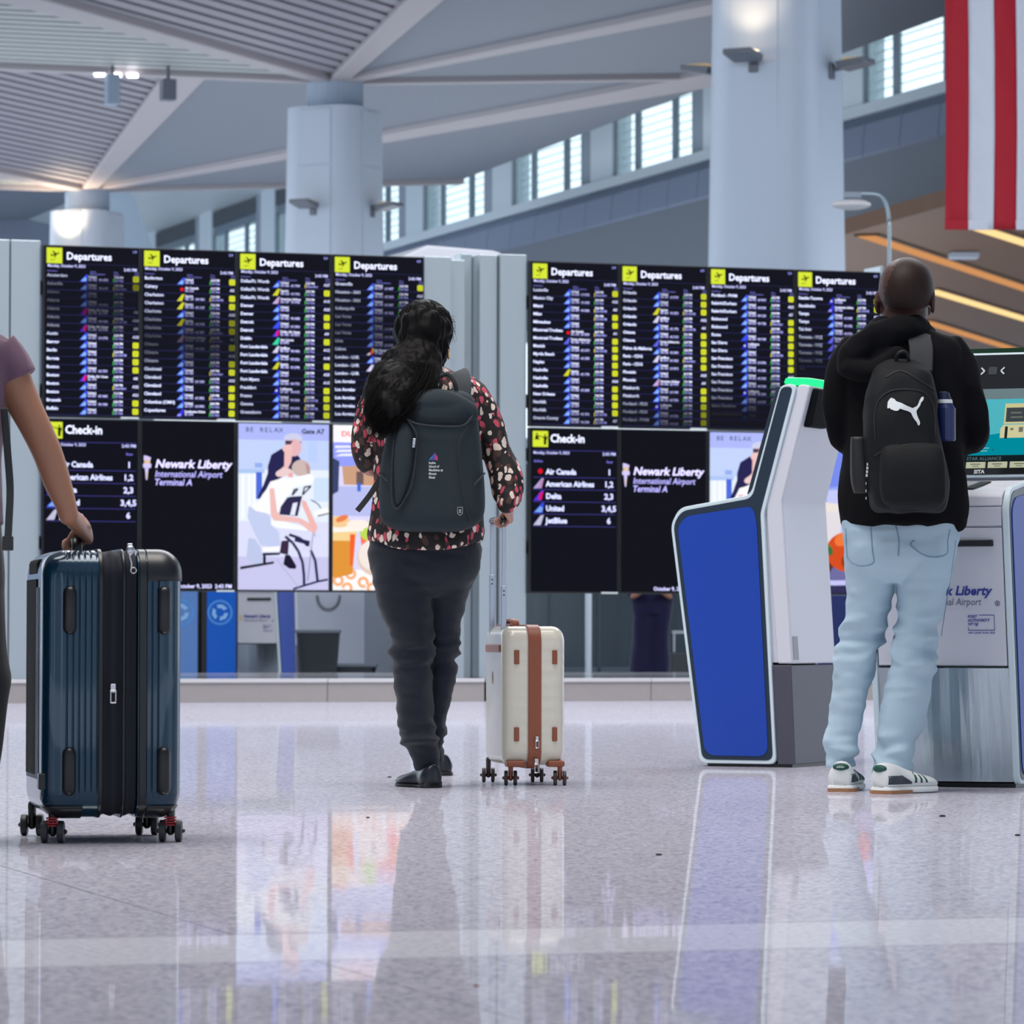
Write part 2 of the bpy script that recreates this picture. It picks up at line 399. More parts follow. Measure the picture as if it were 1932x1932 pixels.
def plane_icon(p, x, z, s, k=1.0):
    p.lv = 2; p.rect(x, z, x + s, z + s, E(dimc((216, 232, 60), k)))
    p.lv = 3; D_ = E((26, 34, 12))
    q = lambda pts: [(x + s * a, z + s * b) for a, b in pts]
    p.poly(q([(0.26, 0.50), (0.32, 0.44), (0.78, 0.62), (0.82, 0.68), (0.76, 0.70)]), D_)
    p.poly(q([(0.36, 0.78), (0.43, 0.80), (0.64, 0.60), (0.52, 0.55)]), D_)
    p.poly(q([(0.46, 0.36), (0.52, 0.36), (0.68, 0.60), (0.56, 0.57)]), D_)
    p.poly(q([(0.25, 0.60), (0.29, 0.61), (0.36, 0.50), (0.29, 0.47)]), D_)
    p.rect(x + s * 0.24, z + s * 0.20, x + s * 0.54, z + s * 0.235, D_)
def tail(p, kind, x, z, s, k):
    """airline tail badge: x,z lower left, s height"""
    q = lambda pts: [(x + s * a, z + s * b) for a, b in pts]; B_ = lambda c: E(dimc(c, k))
    if kind == 'u':
        p.poly(q([(0, 0), (0.95, 0), (1.12, 1), (0.88, 1)]), B_((62, 84, 250))); p.lv += 1
        p.poly(q([(0.12, 0.08), (0.88, 0.08), (0.98, 0.52), (0.7, 0.66)]), B_((140, 186, 255))); p.lv -= 1
    elif kind == 's': p.poly(q([(0, 0), (0.75, 0.02), (1.12, 1), (0.75, 0.97)]), B_((214, 216, 50)))
    elif kind == 'c': p.disc(x + s * 0.72, z + s * 0.5, s * 0.25, s * 0.25, B_((240, 24, 50)))
    elif kind == 'd':
        p.poly(q([(0, 0), (0.8, 0), (1.08, 1), (0.8, 1)]), B_((90, 60, 235))); p.lv += 1
        p.poly(q([(0.5, 0.1), (0.85, 0.1), (1.05, 0.95), (0.62, 0.7)]), B_((240, 30, 130))); p.lv -= 1
    elif kind == 'a':
        p.poly(q([(0, 0), (0.85, 0.04), (1.08, 1), (0.85, 1)]), B_((196, 184, 240))); p.lv += 1
        for i in range(3): p.poly(q([(0.5 + i * .1, .12 + i * .26), (0.9 + i * .05, .2 + i * .26), (0.92 + i * .05, .3 + i * .26), (0.55 + i * .1, .22 + i * .26)]), B_((226, 80, 120)))
        p.lv -= 1
    elif kind == 'g': p.poly(q([(0, 0), (0.85, 0.0), (1.08, 1), (0.8, 1)]), B_((60, 220, 170)))
    elif kind == 'p': p.poly(q([(0, 0), (0.75, 0.0), (1.08, 1), (0.8, 0.9)]), B_((96, 104, 236)))
    elif kind == 'w': p.poly(q([(0, 0), (0.75, 0.0), (1.08, 1), (0.75, 0.95)]), B_((216, 214, 246)))
    elif kind == 'l':
        p.poly(q([(0.1, 0), (0.85, 0.0), (1.0, 1), (0.75, 0.95)]), B_((40, 44, 210))); p.lv += 1
        p.disc(x + s * 0.62, z + s * 0.45, s * 0.17, s * 0.17, B_((210, 216, 255)), 10); p.lv -= 1
    elif kind == 't':
        p.poly(q([(0.5, 0.1), (0.9, 0.1), (1.1, 1), (0.8, 1)]), B_((230, 50, 50))); p.poly(q([(0.9, 0.3), (1.0, 0.4), (1.12, 1), (0.98, 1)]), B_((120, 210, 60)))
        p.poly(q([(0, 0), (0.5, 0), (0.6, 0.3), (0.4, 0.36)]), B_((220, 220, 240)))
    elif kind == 'k':
        p.poly(q([(0, 0), (0.8, 0.0), (1.1, 1), (0.8, 1)]), B_((60, 60, 235))); p.lv += 1
        p.poly(q([(0.08, 0.06), (0.62, 0.06), (0.66, 0.36), (0.3, 0.36)]), B_((170, 166, 250))); p.lv -= 1
AIR = {'u': 'United', 's': 'Spirit', 'c': 'Air Canada', 'd': 'Delta Air Lines', 'a': 'American Airlines', 'g': 'Aer Lingus', 'p': 'Porter Airlines Inc', 'w': 'JetBlue', 'l': 'Lufthansa', 't': 'Air Portugal', 'k': 'Scandinavian Airlines', 'b': 'Alaska Airlines', 'j': 'JetBlue', 'f': 'Air France', 'o': 'Alaska Airlines'}
rs = random.Random(11)
def departures(p, w, h, rows, n):
    """rows: (city, badge, gate, brightness); gate 'C' is a yellow square"""
    backlight(p, w, h); ls = 0.055 * h / 1.24
    x0, x1 = 0.028, w - 0.03
    plane_icon(p, 0.024, h - 0.022 - 0.112, 0.112)
    p.lv = 2; p.text('Departures', 0.165, h - 0.104, 0.052, ET((226, 230, 255)), 0.022, 0, 0.325)
    p.text('%d/9' % n, x1, h - 0.045, 0.017, ET(TXT2), 0.01, align='R')
    p.rect(x0, h - 0.137, x1, h - 0.134, E((48, 46, 92)))
    p.text('Monday, October 9, 2023', x0 + 0.003, h - 0.160, 0.0195, ET((196, 198, 250)), 0.02, width=0.27)
    p.text('2:43 PM', x1, h - 0.176, 0.020, ET((196, 198, 250)), 0.02, align='R')
    for t_, x in (('Destination', x0), ('Airline', 0.335), ('Time', 0.505), ('Gate', 0.655)): p.text(t_, x, h - 0.193, 0.011, ET((104, 102, 180)), 0.01)
    for t_, x in (('Flight/Codeshare', 0.335), ('Status', 0.505), ('Zone', 0.655)): p.text(t_, x, h - 0.209, 0.011, ET((104, 102, 180)), 0.01)
    zt = h - 0.205; pitch = (zt - 0.022) / 17
    for i, (city, bd, gate, k) in enumerate(rows):
        zb = zt - (i + 1) * pitch; c = ET(dimc(TXT, k)); c2 = ET(dimc((186, 186, 246), k))
        p.lv = 2; p.rect(x0, zb, x1, zb + 0.0025, E((56, 54, 116) if k > .3 else (34, 33, 66)))
        if k < 0.06: continue
        p.text(city, x0, zb + pitch - 0.024, 0.0215, ET(dimc((214, 222, 255), k)), 0.03)
        tail(p, bd, 0.262, zb + 0.004, pitch - 0.009, min(1, k * 1.35))
        xx = 0.262 + (pitch - 0.009) * 1.18; p.lv = 2
        p.text(AIR[bd], xx, zb + pitch - 0.027, 0.0165, c, 0.03, width=min(0.15, 0.0095 * len(AIR[bd]) + 0.002))
        cc = {'u': 'UA', 's': 'NK', 'c': 'AC', 'd': 'DL', 'a': 'AA', 'g': 'EI', 'p': 'PD', 'w': 'B6', 'l': 'LH', 't': 'TP', 'k': 'SK'}.get(bd, 'AS')
        p.text('%s %d' % (cc, rs.randint(100, 2400)), xx, zb + 0.012, 0.0165, c2, 0.03, width=0.062)
        if rs.random() > 0.35: p.text('%s %d' % (rs.choice(('LH', 'AC', 'NH', 'VA')), rs.randint(1000, 7999)), xx + 0.076, zb + 0.012, 0.0165, c2, 0.03, width=0.066)
        tx = 0.508
        p.text('%d:%02d PM' % (rs.randint(3, 9), rs.randint(0, 59)), tx, zb + pitch - 0.027, 0.0165, c, 0.03, width=0.064)
        late = rs.random() < 0.22
        p.rect(tx - 0.007, zb + 0.006, tx + 0.001, zb + 0.032, E(dimc((222, 214, 60) if late else (60, 200, 60), k)))
        p.text(rs.choice(('Est 3:46 PM', 'Boarding')) if late else 'On Time', tx + 0.006, zb + 0.010, 0.0165, ET(dimc((150, 150, 226), k)), 0.03, width=0.085 if late else 0.06)
        if gate == 'C':
            cx, cz, r = 0.665, zb + pitch * 0.52, 0.0215
            p.poly([(cx + a * r, cz + b * r) for a, b in ((-1, -.75), (-.75, -1), (.75, -1), (1, -.75), (1, .75), (.75, 1), (-.75, 1), (-1, .75))], E(dimc((218, 226, 50), min(1, k + .1))))
            p.lv = 3; p.text('C', cx, cz - 0.007, 0.014, ET(dimc((110, 116, 20), k)), 0.02, align='C')
        elif gate: p.text(gate, 0.665, zb + pitch * 0.38, 0.019, ET(dimc((206, 208, 250), k)), 0.03, align='C')
def R_(s, g, bd, dims=None):
    out = []
    cities = []
    for q in s.split('|'):
        nme, _, c = q.partition('*'); cities += [nme] * (int(c) if c else 1)
    gs = g.split(',')
    for i, cty in enumerate(cities): out.append((cty, bd[i], gs[i] if gs[i] != '-' else None, dims[i] if dims else 1.0))
    return out
one = [1.0] * 17
DEP = [
 R_('Amsterdam|Asheville|Athens|Atlanta*4|Austin|Bangor|Berlin|Bogota|Boston*4|Brussels|Buffalo', 'C,C,-,-,A8,A24,A9,A28,C,C,C,C,A8,A22,A21,C,C', 'uuuududuuuuuduuuu'[:17], [.7, .42, .3, .34, .36, .45, .55, .85] + [1] * 9),
 R_('Burlington|Calgary|Charleston*2|Charlotte*4|Chicago*3|Cincinnati|Cleveland*3|Columbus (CMH)|Copenhagen', 'C,A2,C,C,A30,C,C,A5,C,A16,C,C,A20,C,C,C,C', 'ucssusuauuuuuuuuk', [.95, .95, .9, .85, .7, .5, .4, .3, .34, .42, .6, .85, .9, 1, 1, 1, 1]),
 R_('Dallas/Ft. Worth*3|Denver*2|Detroit*2|Dublin|Fort Lauderdale*4|Fort Myers|Frankfurt|Fresno|Geneva|Greensboro', 'A27,C,A10,A23,C,C,A9,C,A12,A18,C,A25,A15,C,C,C,C', 'usauuudgwusuuluuu', [.92, .92, .95] + [1] * 9 + [.95, .9, .85, .82, .8]),
 R_('Greenville|Houston - IAH*2|Indianapolis|Las Vegas*3|Lima|Lisbon|London - LHR*3|Los Angeles*5', 'C,A20,A21,-,-,-,-,-,-,-,-,-,-,-,-,-,-', 'uuuuuuuutuwuuuuuu', [.85, .75, .66, .6, .45, .4, .42, .5, .66, .8, .85, .9, .95, 1, 1, .95, .9]),
 R_('Louisville|Mexico City|Miami|Milan|Milwaukee|Montreal-Trudeau*2|Munich|Myrtle Beach|Naples|Nashville*3|New Orleans|Norfolk*2|Orange County', 'C,A25,A3,C,C,A1,C,C,C,C,C,A24,C,C,C,C,A7', 'uuuuucpuuusuuuuuu', [.85, .9] + [1] * 12 + [.9, .85, .78]),
 R_('Orlando*5|Ottawa*2|Palma de Mallorca|Paris - CDG*2|Phoenix*2|Pittsburgh*2|Portland - PDX*2|Portland - PWM', 'C,C,C,A22,A5,C,C,C,C,C,A20,A9,C,C,C,C,C', 'uuswuupuwuuauuluu', [.85, .88, .95] + [1] * 9 + [.92, .85, .62, .5, .42]),
 R_('Portland - PWM|Raleigh/Durham*2|Richmond*2|Rome|San Diego*2|San Francisco*6|Santo Domingo|Sarasota/Bradenton|Savannah', 'C,A23,A7,C,C,C,C,C,C,C,A27,-,-,-,-,-,-', 'uuuuuuluuuuuluuuu', [1] * 9 + [.95, .9, .8, .66, .5, .3, .14, .03]),
 R_('Seattle-Tacoma|Stockholm|Tampa*2|Tel Aviv|Toronto - YYZ*4|Vail|Vienna|Washington|Zagreb|Zurich*4', 'C,C,B29,-,-,-,-,-,-,-,-,-,-,-,-,-,-', 'lkuuuppppuuuuuuuu', [1, 1, 1, .95, .9, .75, .65, .5, .34, .16] + [.03] * 7)]
def checkin(p, w, h, k):
    backlight(p, w, h, (20, 21, 30)); x0, x1 = 0.03, w - 0.03; s = 0.118
    p.lv = 2; X, Zb = 0.026, h - 0.03 - s; p.rect(X, Zb, X + s, Zb + s, E((216, 232, 60))); p.lv = 3; D_ = E((30, 38, 14))
    q = lambda pts: [(X + s * a, Zb + s * b) for a, b in pts]
    p.disc(X + s * .27, Zb + s * .82, s * .06, s * .06, D_, 10); p.poly(q([(.16, .52), (.38, .52), (.36, .74), (.18, .74)]), D_); p.rect(X + s * .12, Zb + s * .46, X + s * .45, Zb + s * .52, D_)
    p.disc(X + s * .80, Zb + s * .76, s * .055, s * .06, D_, 10); p.poly(q([(.72, .14), (.88, .14), (.9, .68), (.72, .68)]), D_); p.poly(q([(.36, .68), (.74, .56), (.74, .62), (.36, .73)]), D_); p.rect(X + s * .9, Zb + s * .46, X + s * .95, Zb + s * .66, D_)
    p.lv = 2; p.text('Check-in', X + s + 0.018, h - 0.112, 0.060, ET((226, 230, 255)), 0.025, width=0.265)
    line = lambda z: p.rect(x0, z, x1, z + 0.0035, E((74, 70, 156)))
    line(h - 0.175); p.text('Monday, October 9, 2023', x0, h - 0.20, 0.020, ET((190, 192, 248)), 0.02, width=0.28); p.text('2:43 PM', x1, h - 0.205, 0.022, ET((190, 192, 248)), 0.02, align='R')
    p.text('Airline', x0 + 0.003, h - 0.262, 0.018, ET((110, 106, 200)), 0.02); p.text('Row', 0.60, h - 0.262, 0.018, ET((110, 106, 200)), 0.02)
    zz = h - 0.285
    for i, (nm, bd, cnt) in enumerate((('Air Canada', 'c', '1'), ('American Airlines', 'a', '1,2'), ('Delta', 'd', '2,3'), ('United', 'u', '3,4,5'), ('JetBlue', 'w', '6'))):
        if i: line(zz)
        tail(p, bd, x0, zz - 0.082, 0.076, 0.9); p.lv = 2
        p.text(nm, 0.128, zz - 0.066, 0.040, ET((210, 216, 255)), 0.03, width={0: .235, 1: .375, 2: .12, 3: .14, 4: .165}[i]); p.text(cnt, 0.617, zz - 0.066, 0.042, ET((206, 208, 255)), 0.03, align='C'); zz -= 0.091
    line(zz)
def newark(p, w, h):
    backlight(p, w, h, (20, 21, 29)); p.lv = 2; x, z = 0.022, h - 0.435; L1, L2 = E((214, 204, 255)), E((232, 196, 120))
    p.poly([(x + .022, z + .0), (x + .032, z + .0), (x + .04, z + .085), (x + .014, z + .085)], L1); p.lv = 3; p.poly([(x + .027, z + .01), (x + .032, z + .01), (x + .036, z + .06), (x + .029, z + .06)], L2)
    p.lv = 2; p.rect(x + .002, z + .086, x + .058, z + .118, L1); p.disc(x + .03, z + .104, .031, .018, L1); p.rect(x + .008, z + .120, x + .052, z + .136, L2)
    p.poly([(x + .006, z + .138), (x + .05, z + .134), (x + .058, z + .16), (x + .03, z + .172), (x + .006, z + .176)], L1); p.lv = 3; p.poly([(x + .016, z + .142), (x + .036, z + .14), (x + .03, z + .158)], L2)
    p.lv = 2; p.text('Newark Liberty', 0.108, h - 0.345, 0.058, ET((214, 208, 255)), 0.028, 0.22, 0.565); p.text('International Airport', 0.106, h - 0.412, 0.046, ET((176, 172, 246)), 0.008, 0.22, 0.495)
    p.text('Terminal A', 0.102, h - 0.472, 0.046, ET((180, 176, 248)), 0.014, 0.22, 0.275); p.text('October 9, 2023  2:43 PM', w - 0.03, 0.028, 0.028, ET((206, 206, 255)), 0.02, width=0.40, align='R')
def relax(p, w, h):
    X = lambda a: 0.016 + a / 960 * (w - 0.032); Zt = lambda b: h - 0.014 - (b / 1795) * (h - 0.03); kk = 1.0
    def q(c, pts): p.poly([(X(a - 62), Zt(b - 65)) for a, b in pts], E(c, kk))
    def dd(c, a, b, ra, rb, rot=0): p.disc(X(a - 62), Zt(b - 65), ra / 960 * w, rb / 1795 * h, E(c, kk), 22, rot)
    p.rect(X(0), Zt(1795), X(960), Zt(0), E((206, 216, 255), kk)); p.lv = 1
    q((176, 186, 250), [(62, 65), (1022, 65), (1022, 240), (62, 240)])
    q((196, 212, 252), [(62, 240), (1022, 240), (1022, 560), (62, 560)]); q((232, 240, 255), [(62, 560), (1022, 560), (1022, 1120), (62, 1120)]); q((222, 224, 252), [(62, 1120), (1022, 1120), (1022, 1500), (62, 1500)]); q((202, 200, 238), [(62, 1500), (1022, 1500), (1022, 1860), (62, 1860)])
    p.lv = 2; q((176, 200, 244), [(62, 560), (340, 552), (340, 600), (62, 606)])
    for a in (95, 160, 215): q((246, 250, 255), [(a, 610), (a + 34, 610), (a + 34, 1100), (a, 1100)])
    q((80, 110, 220), [(248, 590), (312, 590), (312, 880), (248, 880)]); q((150, 176, 240), [(235, 490), (315, 490), (315, 540), (235, 540)]); q((188, 208, 250), [(800, 250), (900, 250), (900, 470), (800, 470)])
    q((208, 226, 255), [(860, 640), (1020, 640), (1020, 900), (860, 900)])
    p.lv = 3; q((42, 40, 84), [(520, 330), (590, 390), (690, 400), (720, 440), (640, 560), (560, 620), (420, 700), (340, 800), (275, 885), (270, 850), (330, 720), (372, 600), (374, 520), (410, 400)])
    dd((206, 208, 236), 640, 220, 95, 55); q((180, 160, 190), [(560, 240), (735, 250), (730, 275), (560, 270)]); dd((232, 184, 190), 648, 320, 78, 92); q((80, 60, 80), [(555, 245), (640, 245), (600, 300), (560, 300)])
    p.lv = 4; dd((240, 196, 196), 580, 330, 50, 42, 0.4); q((238, 192, 190), [(548, 350), (635, 360), (620, 480), (560, 590), (480, 640), (455, 600), (545, 520)]); dd((236, 206, 206), 540, 590, 84, 42, 0.25)
    dd((206, 184, 180), 725, 540, 95, 88); q((186, 150, 150), [(770, 470), (815, 520), (825, 600), (790, 600)]); q((240, 170, 170), [(590, 600), (640, 585), (640, 640), (590, 640)])
    q((250, 252, 255), [(560, 660), (830, 600), (870, 640), (850, 700), (600, 765), (545, 735)])
    q((250, 250, 255), [(400, 690), (560, 640), (640, 790), (560, 860), (520, 1010), (400, 1040), (250, 1010), (190, 960), (260, 920), (350, 790)])
    p.lv = 5; q((50, 46, 82), [(620, 850), (740, 840), (725, 900), (690, 1060), (495, 1045), (510, 960), (580, 860)]); q((232, 236, 255), [(640, 920), (690, 910), (660, 1050), (610, 1050)])
    p.line([(X(590), Zt(710)), (X(630), Zt(700)), (X(570), Zt(770)), (X(590), Zt(710))], .011, E((28, 28, 48), kk)); p.line([(X(700), Zt(680)), (X(770), Zt(668)), (X(680), Zt(765)), (X(700), Zt(680))], .011, E((28, 28, 48), kk))
    q((240, 190, 186), [(390, 765), (440, 760), (470, 1000), (500, 1050), (720, 1080), (860, 1160), (880, 1240), (830, 1230), (700, 1130), (440, 1110), (405, 1060)]); q((240, 184, 178), [(735, 880), (780, 900), (860, 1080), (905, 1180), (870, 1250), (840, 1190), (780, 1040), (735, 940)])
    q((250, 252, 255), [(850, 1010), (1020, 960), (1022, 1030), (880, 1065)]); q((40, 40, 60), [(900, 1050), (1022, 1020), (1022, 1032), (905, 1062)])
    q((248, 250, 255), [(410, 1105), (480, 1100), (800, 1180), (790, 1215), (480, 1190), (410, 1160)])
    p.lv = 6; q((196, 206, 240), [(170, 960), (250, 960), (400, 1060), (410, 1160), (490, 1230), (510, 1380), (430, 1400), (300, 1380), (230, 1240), (160, 1080)]); q((190, 200, 234), [(170, 1300), (240, 1310), (300, 1400), (320, 1520), (280, 1640), (200, 1560), (150, 1500)])
    q((250, 250, 255), [(320, 1400), (505, 1385), (505, 1440), (320, 1450)]); q((36, 38, 60), [(320, 1460), (510, 1455), (500, 1480), (320, 1490)]); q((30, 34, 52), [(85, 1610), (440, 1550), (440, 1575), (85, 1640)]); q((30, 34, 50), [(325, 1490), (355, 1490), (355, 1580), (325, 1590)])
    q((34, 30, 52), [(560, 1480), (610, 1480), (680, 1600), (670, 1630), (600, 1625), (540, 1580)]); q((62, 46, 72), [(520, 1330), (600, 1320), (590, 1480), (500, 1460)])
    D_ = E((44, 44, 82), kk); T = lambda l: [(X(a - 62), Zt(b - 65)) for a, b in l]
    p.line(T([(560, 1280), (640, 1350), (700, 1440), (745, 1560), (760, 1700), (762, 1810)]), .02, D_); p.line(T([(600, 1260), (720, 1300), (820, 1400), (880, 1540), (905, 1760)]), .02, D_); p.line(T([(645, 1848), (760, 1810), (905, 1765), (1015, 1742)]), .015, D_); p.line(T([(660, 1310), (820, 1350)]), .03, D_)
    q((218, 220, 246), [(730, 1385), (830, 1385), (840, 1430), (740, 1435)]); p.line(T([(800, 1760), (860, 1200), (880, 1280)]), .006, E((120, 124, 170), kk))
    p.line(T([(830, 880), (900, 920), (940, 970)]), .008, E((60, 80, 100), kk)); p.line(T([(470, 1530), (720, 1850)]), .004, E((160, 160, 200), kk))
    p.lv = 7; B_ = E((70, 88, 130), kk)
    for i, c in enumerate('BE RELAX'):
        if c != ' ': p.text(c, 0.068 + (0, .033, 0, .104, .140, .174, .209, .243)[i], h - 0.075, 0.033, B_, 0.012)
    p.text('Gate A7', w - 0.05, h - 0.082, 0.034, ET((30, 34, 52), kk), 0.03, align='R', width=0.17)
def donuts(p, w, h):
    X = lambda a: 0.016 + a * (w - 0.032); Zt = lambda b: h - 0.014 - b * (h - 0.03)
    q = lambda c, pts: p.poly([(X(a), Zt(b)) for a, b in pts], E(c)); dd = lambda c, a, b, r, rz=None, rot=0: p.disc(X(a), Zt(b), r * w, (rz or r) * w, E(c), 24, rot)
    q((222, 218, 252), [(0, 0), (1, 0), (1, 1), (0, 1)]); p.lv = 1
    q((150, 160, 250), [(0, .10), (1, .10), (1, .25), (0, .25)]); q((204, 160, 130), [(.1, .25), (1, .22), (1, .37), (.12, .36)]); q((186, 192, 240), [(0, .37), (1, .37), (1, .55), (0, .55)]); q((60, 70, 110), [(0, .2), (.07, .22), (.06, .4), (0, .42)])
    p.lv = 2; [q((240, 242, 255), [(.02 + i * .03, .125 + i * .025), (.55, .12 + i * .02), (.5, .13 + i * .025), (.02, .14 + i * .025)]) for i in range(3)]
    q((110, 90, 90), [(.26, .28), (.34, .28), (.34, .36), (.26, .36)]); q((60, 110, 220), [(.27, .35), (.31, .35), (.31, .40), (.27, .40)])
    q((252, 250, 252), [(0, .88), (1, .86), (1, 1), (0, 1)]); p.lv = 3
    for a, b in ((.06, .94), (.2, .90), (.34, .95), (.5, .91), (.16, .985), (.66, .95), (.8, .91), (.44, 1.0 - .015), (.92, .96)): p.ring(X(a), Zt(b), .02, .042, E((250, 180, 130)))
    q((250, 120, 90), [(.3, .65), (1, .62), (1, .86), (.36, .88)]); dd((190, 220, 90), .4, .64, .10)
    q((226, 150, 60), [(0, .62), (.26, .62), (.22, .90), (.03, .925), (0, .92)]); q((246, 214, 150), [(0, .62), (.27, .62), (.25, .70), (0, .70)]); q((246, 100, 50), [(.19, .66), (.25, .66), (.22, .85), (.19, .85)]); q((252, 244, 236), [(0, .58), (.34, .58), (.34, .64), (0, .65)])
    dd((246, 206, 150), .07, .585, .12, .06); dd((236, 130, 80), .10, .565, .07, .03, .4); dd((255, 240, 230), .28, .6, .12, .05)
    p.lv = 4; dd((228, 204, 190), .47, .80, .19); p.lv = 5; dd((244, 232, 226), .46, .785, .165); p.lv = 6; dd((120, 84, 70), .46, .785, .033)
    p.lv = 4; dd((236, 150, 80), .86, .74, .2); q((250, 80, 60), [(.62, .8), (.76, .82), (.7, .9), (.6, .88)])
    p.lv = 7; q((250, 248, 255), [(0, 0), (1, 0), (1, .105), (0, .105)]); p.lv = 8; p.text("DUNKIN'", 0.075, h - 0.095, 0.036, ET((244, 110, 100)), 0.035, width=.26)
def plate(p, w, h):
    X = lambda a: 0.016 + a * (w - 0.032); Zt = lambda b: h - 0.014 - b * (h - 0.03)
    q = lambda c, pts: p.poly([(X(a), Zt(b)) for a, b in pts], E(c)); dd = lambda c, a, b, r, rz=None, rot=0: p.disc(X(a), Zt(b), r * w, (rz or r) * w, E(c), 24, rot)
    q((150, 170, 250), [(0, 0), (1, 0), (1, 1), (0, 1)]); p.lv = 1; q((206, 222, 255), [(0, 0), (1, 0), (1, .1), (0, .1)]); q((120, 140, 236), [(0, .1), (1, .1), (1, .3), (0, .36)]); q((196, 200, 250), [(0, .36), (1, .34), (1, .62), (0, .62)])
    q((80, 90, 190), [(0, .40), (.32, .38), (.36, .42), (0, .44)]); q((90, 100, 200), [(0, .50), (.3, .49), (.3, .53), (0, .54)])
    q((66, 60, 104), [(0, .66), (1, .66), (1, .93), (0, .93)]); q((52, 50, 90), [(0, .93), (1, .93), (1, 1), (0, 1)]); p.lv = 2; dd((196, 196, 246), .45, .9, .52, .09); p.lv = 3; dd((110, 108, 160), .45, .88, .44, .07)
    q((226, 220, 226), [(.16, .46), (.56, .44), (.5, .70), (.24, .72)]); dd((236, 226, 220), .35, .46, .2, .05); p.lv = 4
    dd((90, 56, 44), .2, .83, .22, .12); dd((150, 150, 170), .14, .78, .14, .05); dd((214, 78, 36), .62, .74, .26, .22); dd((240, 120, 60), .55, .66, .10, .07, .5); dd((160, 60, 30), .7, .8, .16, .12)
    for i in range(9): dd((44 + 9 * (i % 3), 110 + 12 * (i % 4), 60), .04 + i * .045, .70 + .018 * (i % 3), .05, .03, i)
    dd((50, 60, 60), .06, .70, .08, .05)
wl, wr = (t_l1 - t_l0) / 4, (t_r1 - t_r0) / 4; KX = wl / 0.70
bars = mat('label_silver', S(190, 200, 200), 0.4)
def fit(p, w, h):                               # layouts are drawn on a 0.70 x 1.24 m screen and scaled to the real one
    return lambda x, y, z: (x * w / 0.70, y - 0.0045, z * h / 1.24)
for bank, t0, w, nos, side in ((0, t_l0, wl, (1, 2, 3, 4), 'left'), (1, t_r0, wr, (5, 6, 7, 8), 'right')):
    ordn = ('first', 'second', 'third', 'fourth')
    firsts = [DEP[k - 1][0][0] for k in nos]
    for i in range(4):
        r, ww, hh = monitor(t0 + i * w, w, zmid, ztop, 'tall departures screen in %s bank whose list starts with %s' % (side, firsts[i]), 'departures screens in the upper row')
        p = Print(); departures(p, 0.70, 1.24, DEP[nos[i] - 1], nos[i]); p.build('departures_list', r, fit(p, ww, hh))
        obj('name_label', bx((w * .80, -0.008, 0.002), (w * .985, -0.001, 0.014)), bars, r)
    for i, (fn, what) in enumerate(((checkin, 'dark check-in screen listing airlines'), (newark, 'dark screen with the airport name and torch emblem'),
                       (relax, 'bright advert screen of a seated massage'), (donuts if bank == 0 else plate, 'bright food advert screen with drink and ring doughnuts' if bank == 0 else 'food advert screen showing a white plate and cup'))):
        r, ww, hh = monitor(t0 + i * w, w, zbot, zmid, what + (', lower row of %s bank' % side), 'screens in the lower row')
        p = Print(); p.clip = (.016, .018, .684, 1.226)
        if fn is checkin: checkin(p, .70, 1.24, 1)
        else: fn(p, .70, 1.24)
        p.build('picture', r, fit(p, ww, hh))
        if i < 2: obj('name_label', bx((w * .80, -0.008, 0.002), (w * .985, -0.001, 0.014)), bars, r)
# white rounded unit seen above the gap between the banks
bm = bmesh.new(); a = P(770, 487, 37.0); b = P(953, 487, 37.0)
def pt(px, py, d=37.0): return P(px, py, d)
prism(bm, [pt(757, 500), pt(757, 484), pt(807, 462), pt(930, 472), pt(945, 476), pt(952, 484), pt(952, 500)], VV * 1.3)
o = obj('signage_cabinet', bm, mat('cabinet_white', S(226, 228, 236), 0.35), bevel=0.03, seg=3); tag(o, 'white cabinet with chamfered top rising between the two screen banks', 'cabinet')
bm = bmesh.new(); x0_, x1_ = pt(765, 500), pt(946, 500); prism(bm, [Vector((x0_.x, x0_.y, 0)), Vector((x1_.x, x1_.y, 0)), x1_, x0_], VV * 1.2); obj('cabinet_body', bm, mat('cabinet_body', S(120, 126, 134), 0.5), o)
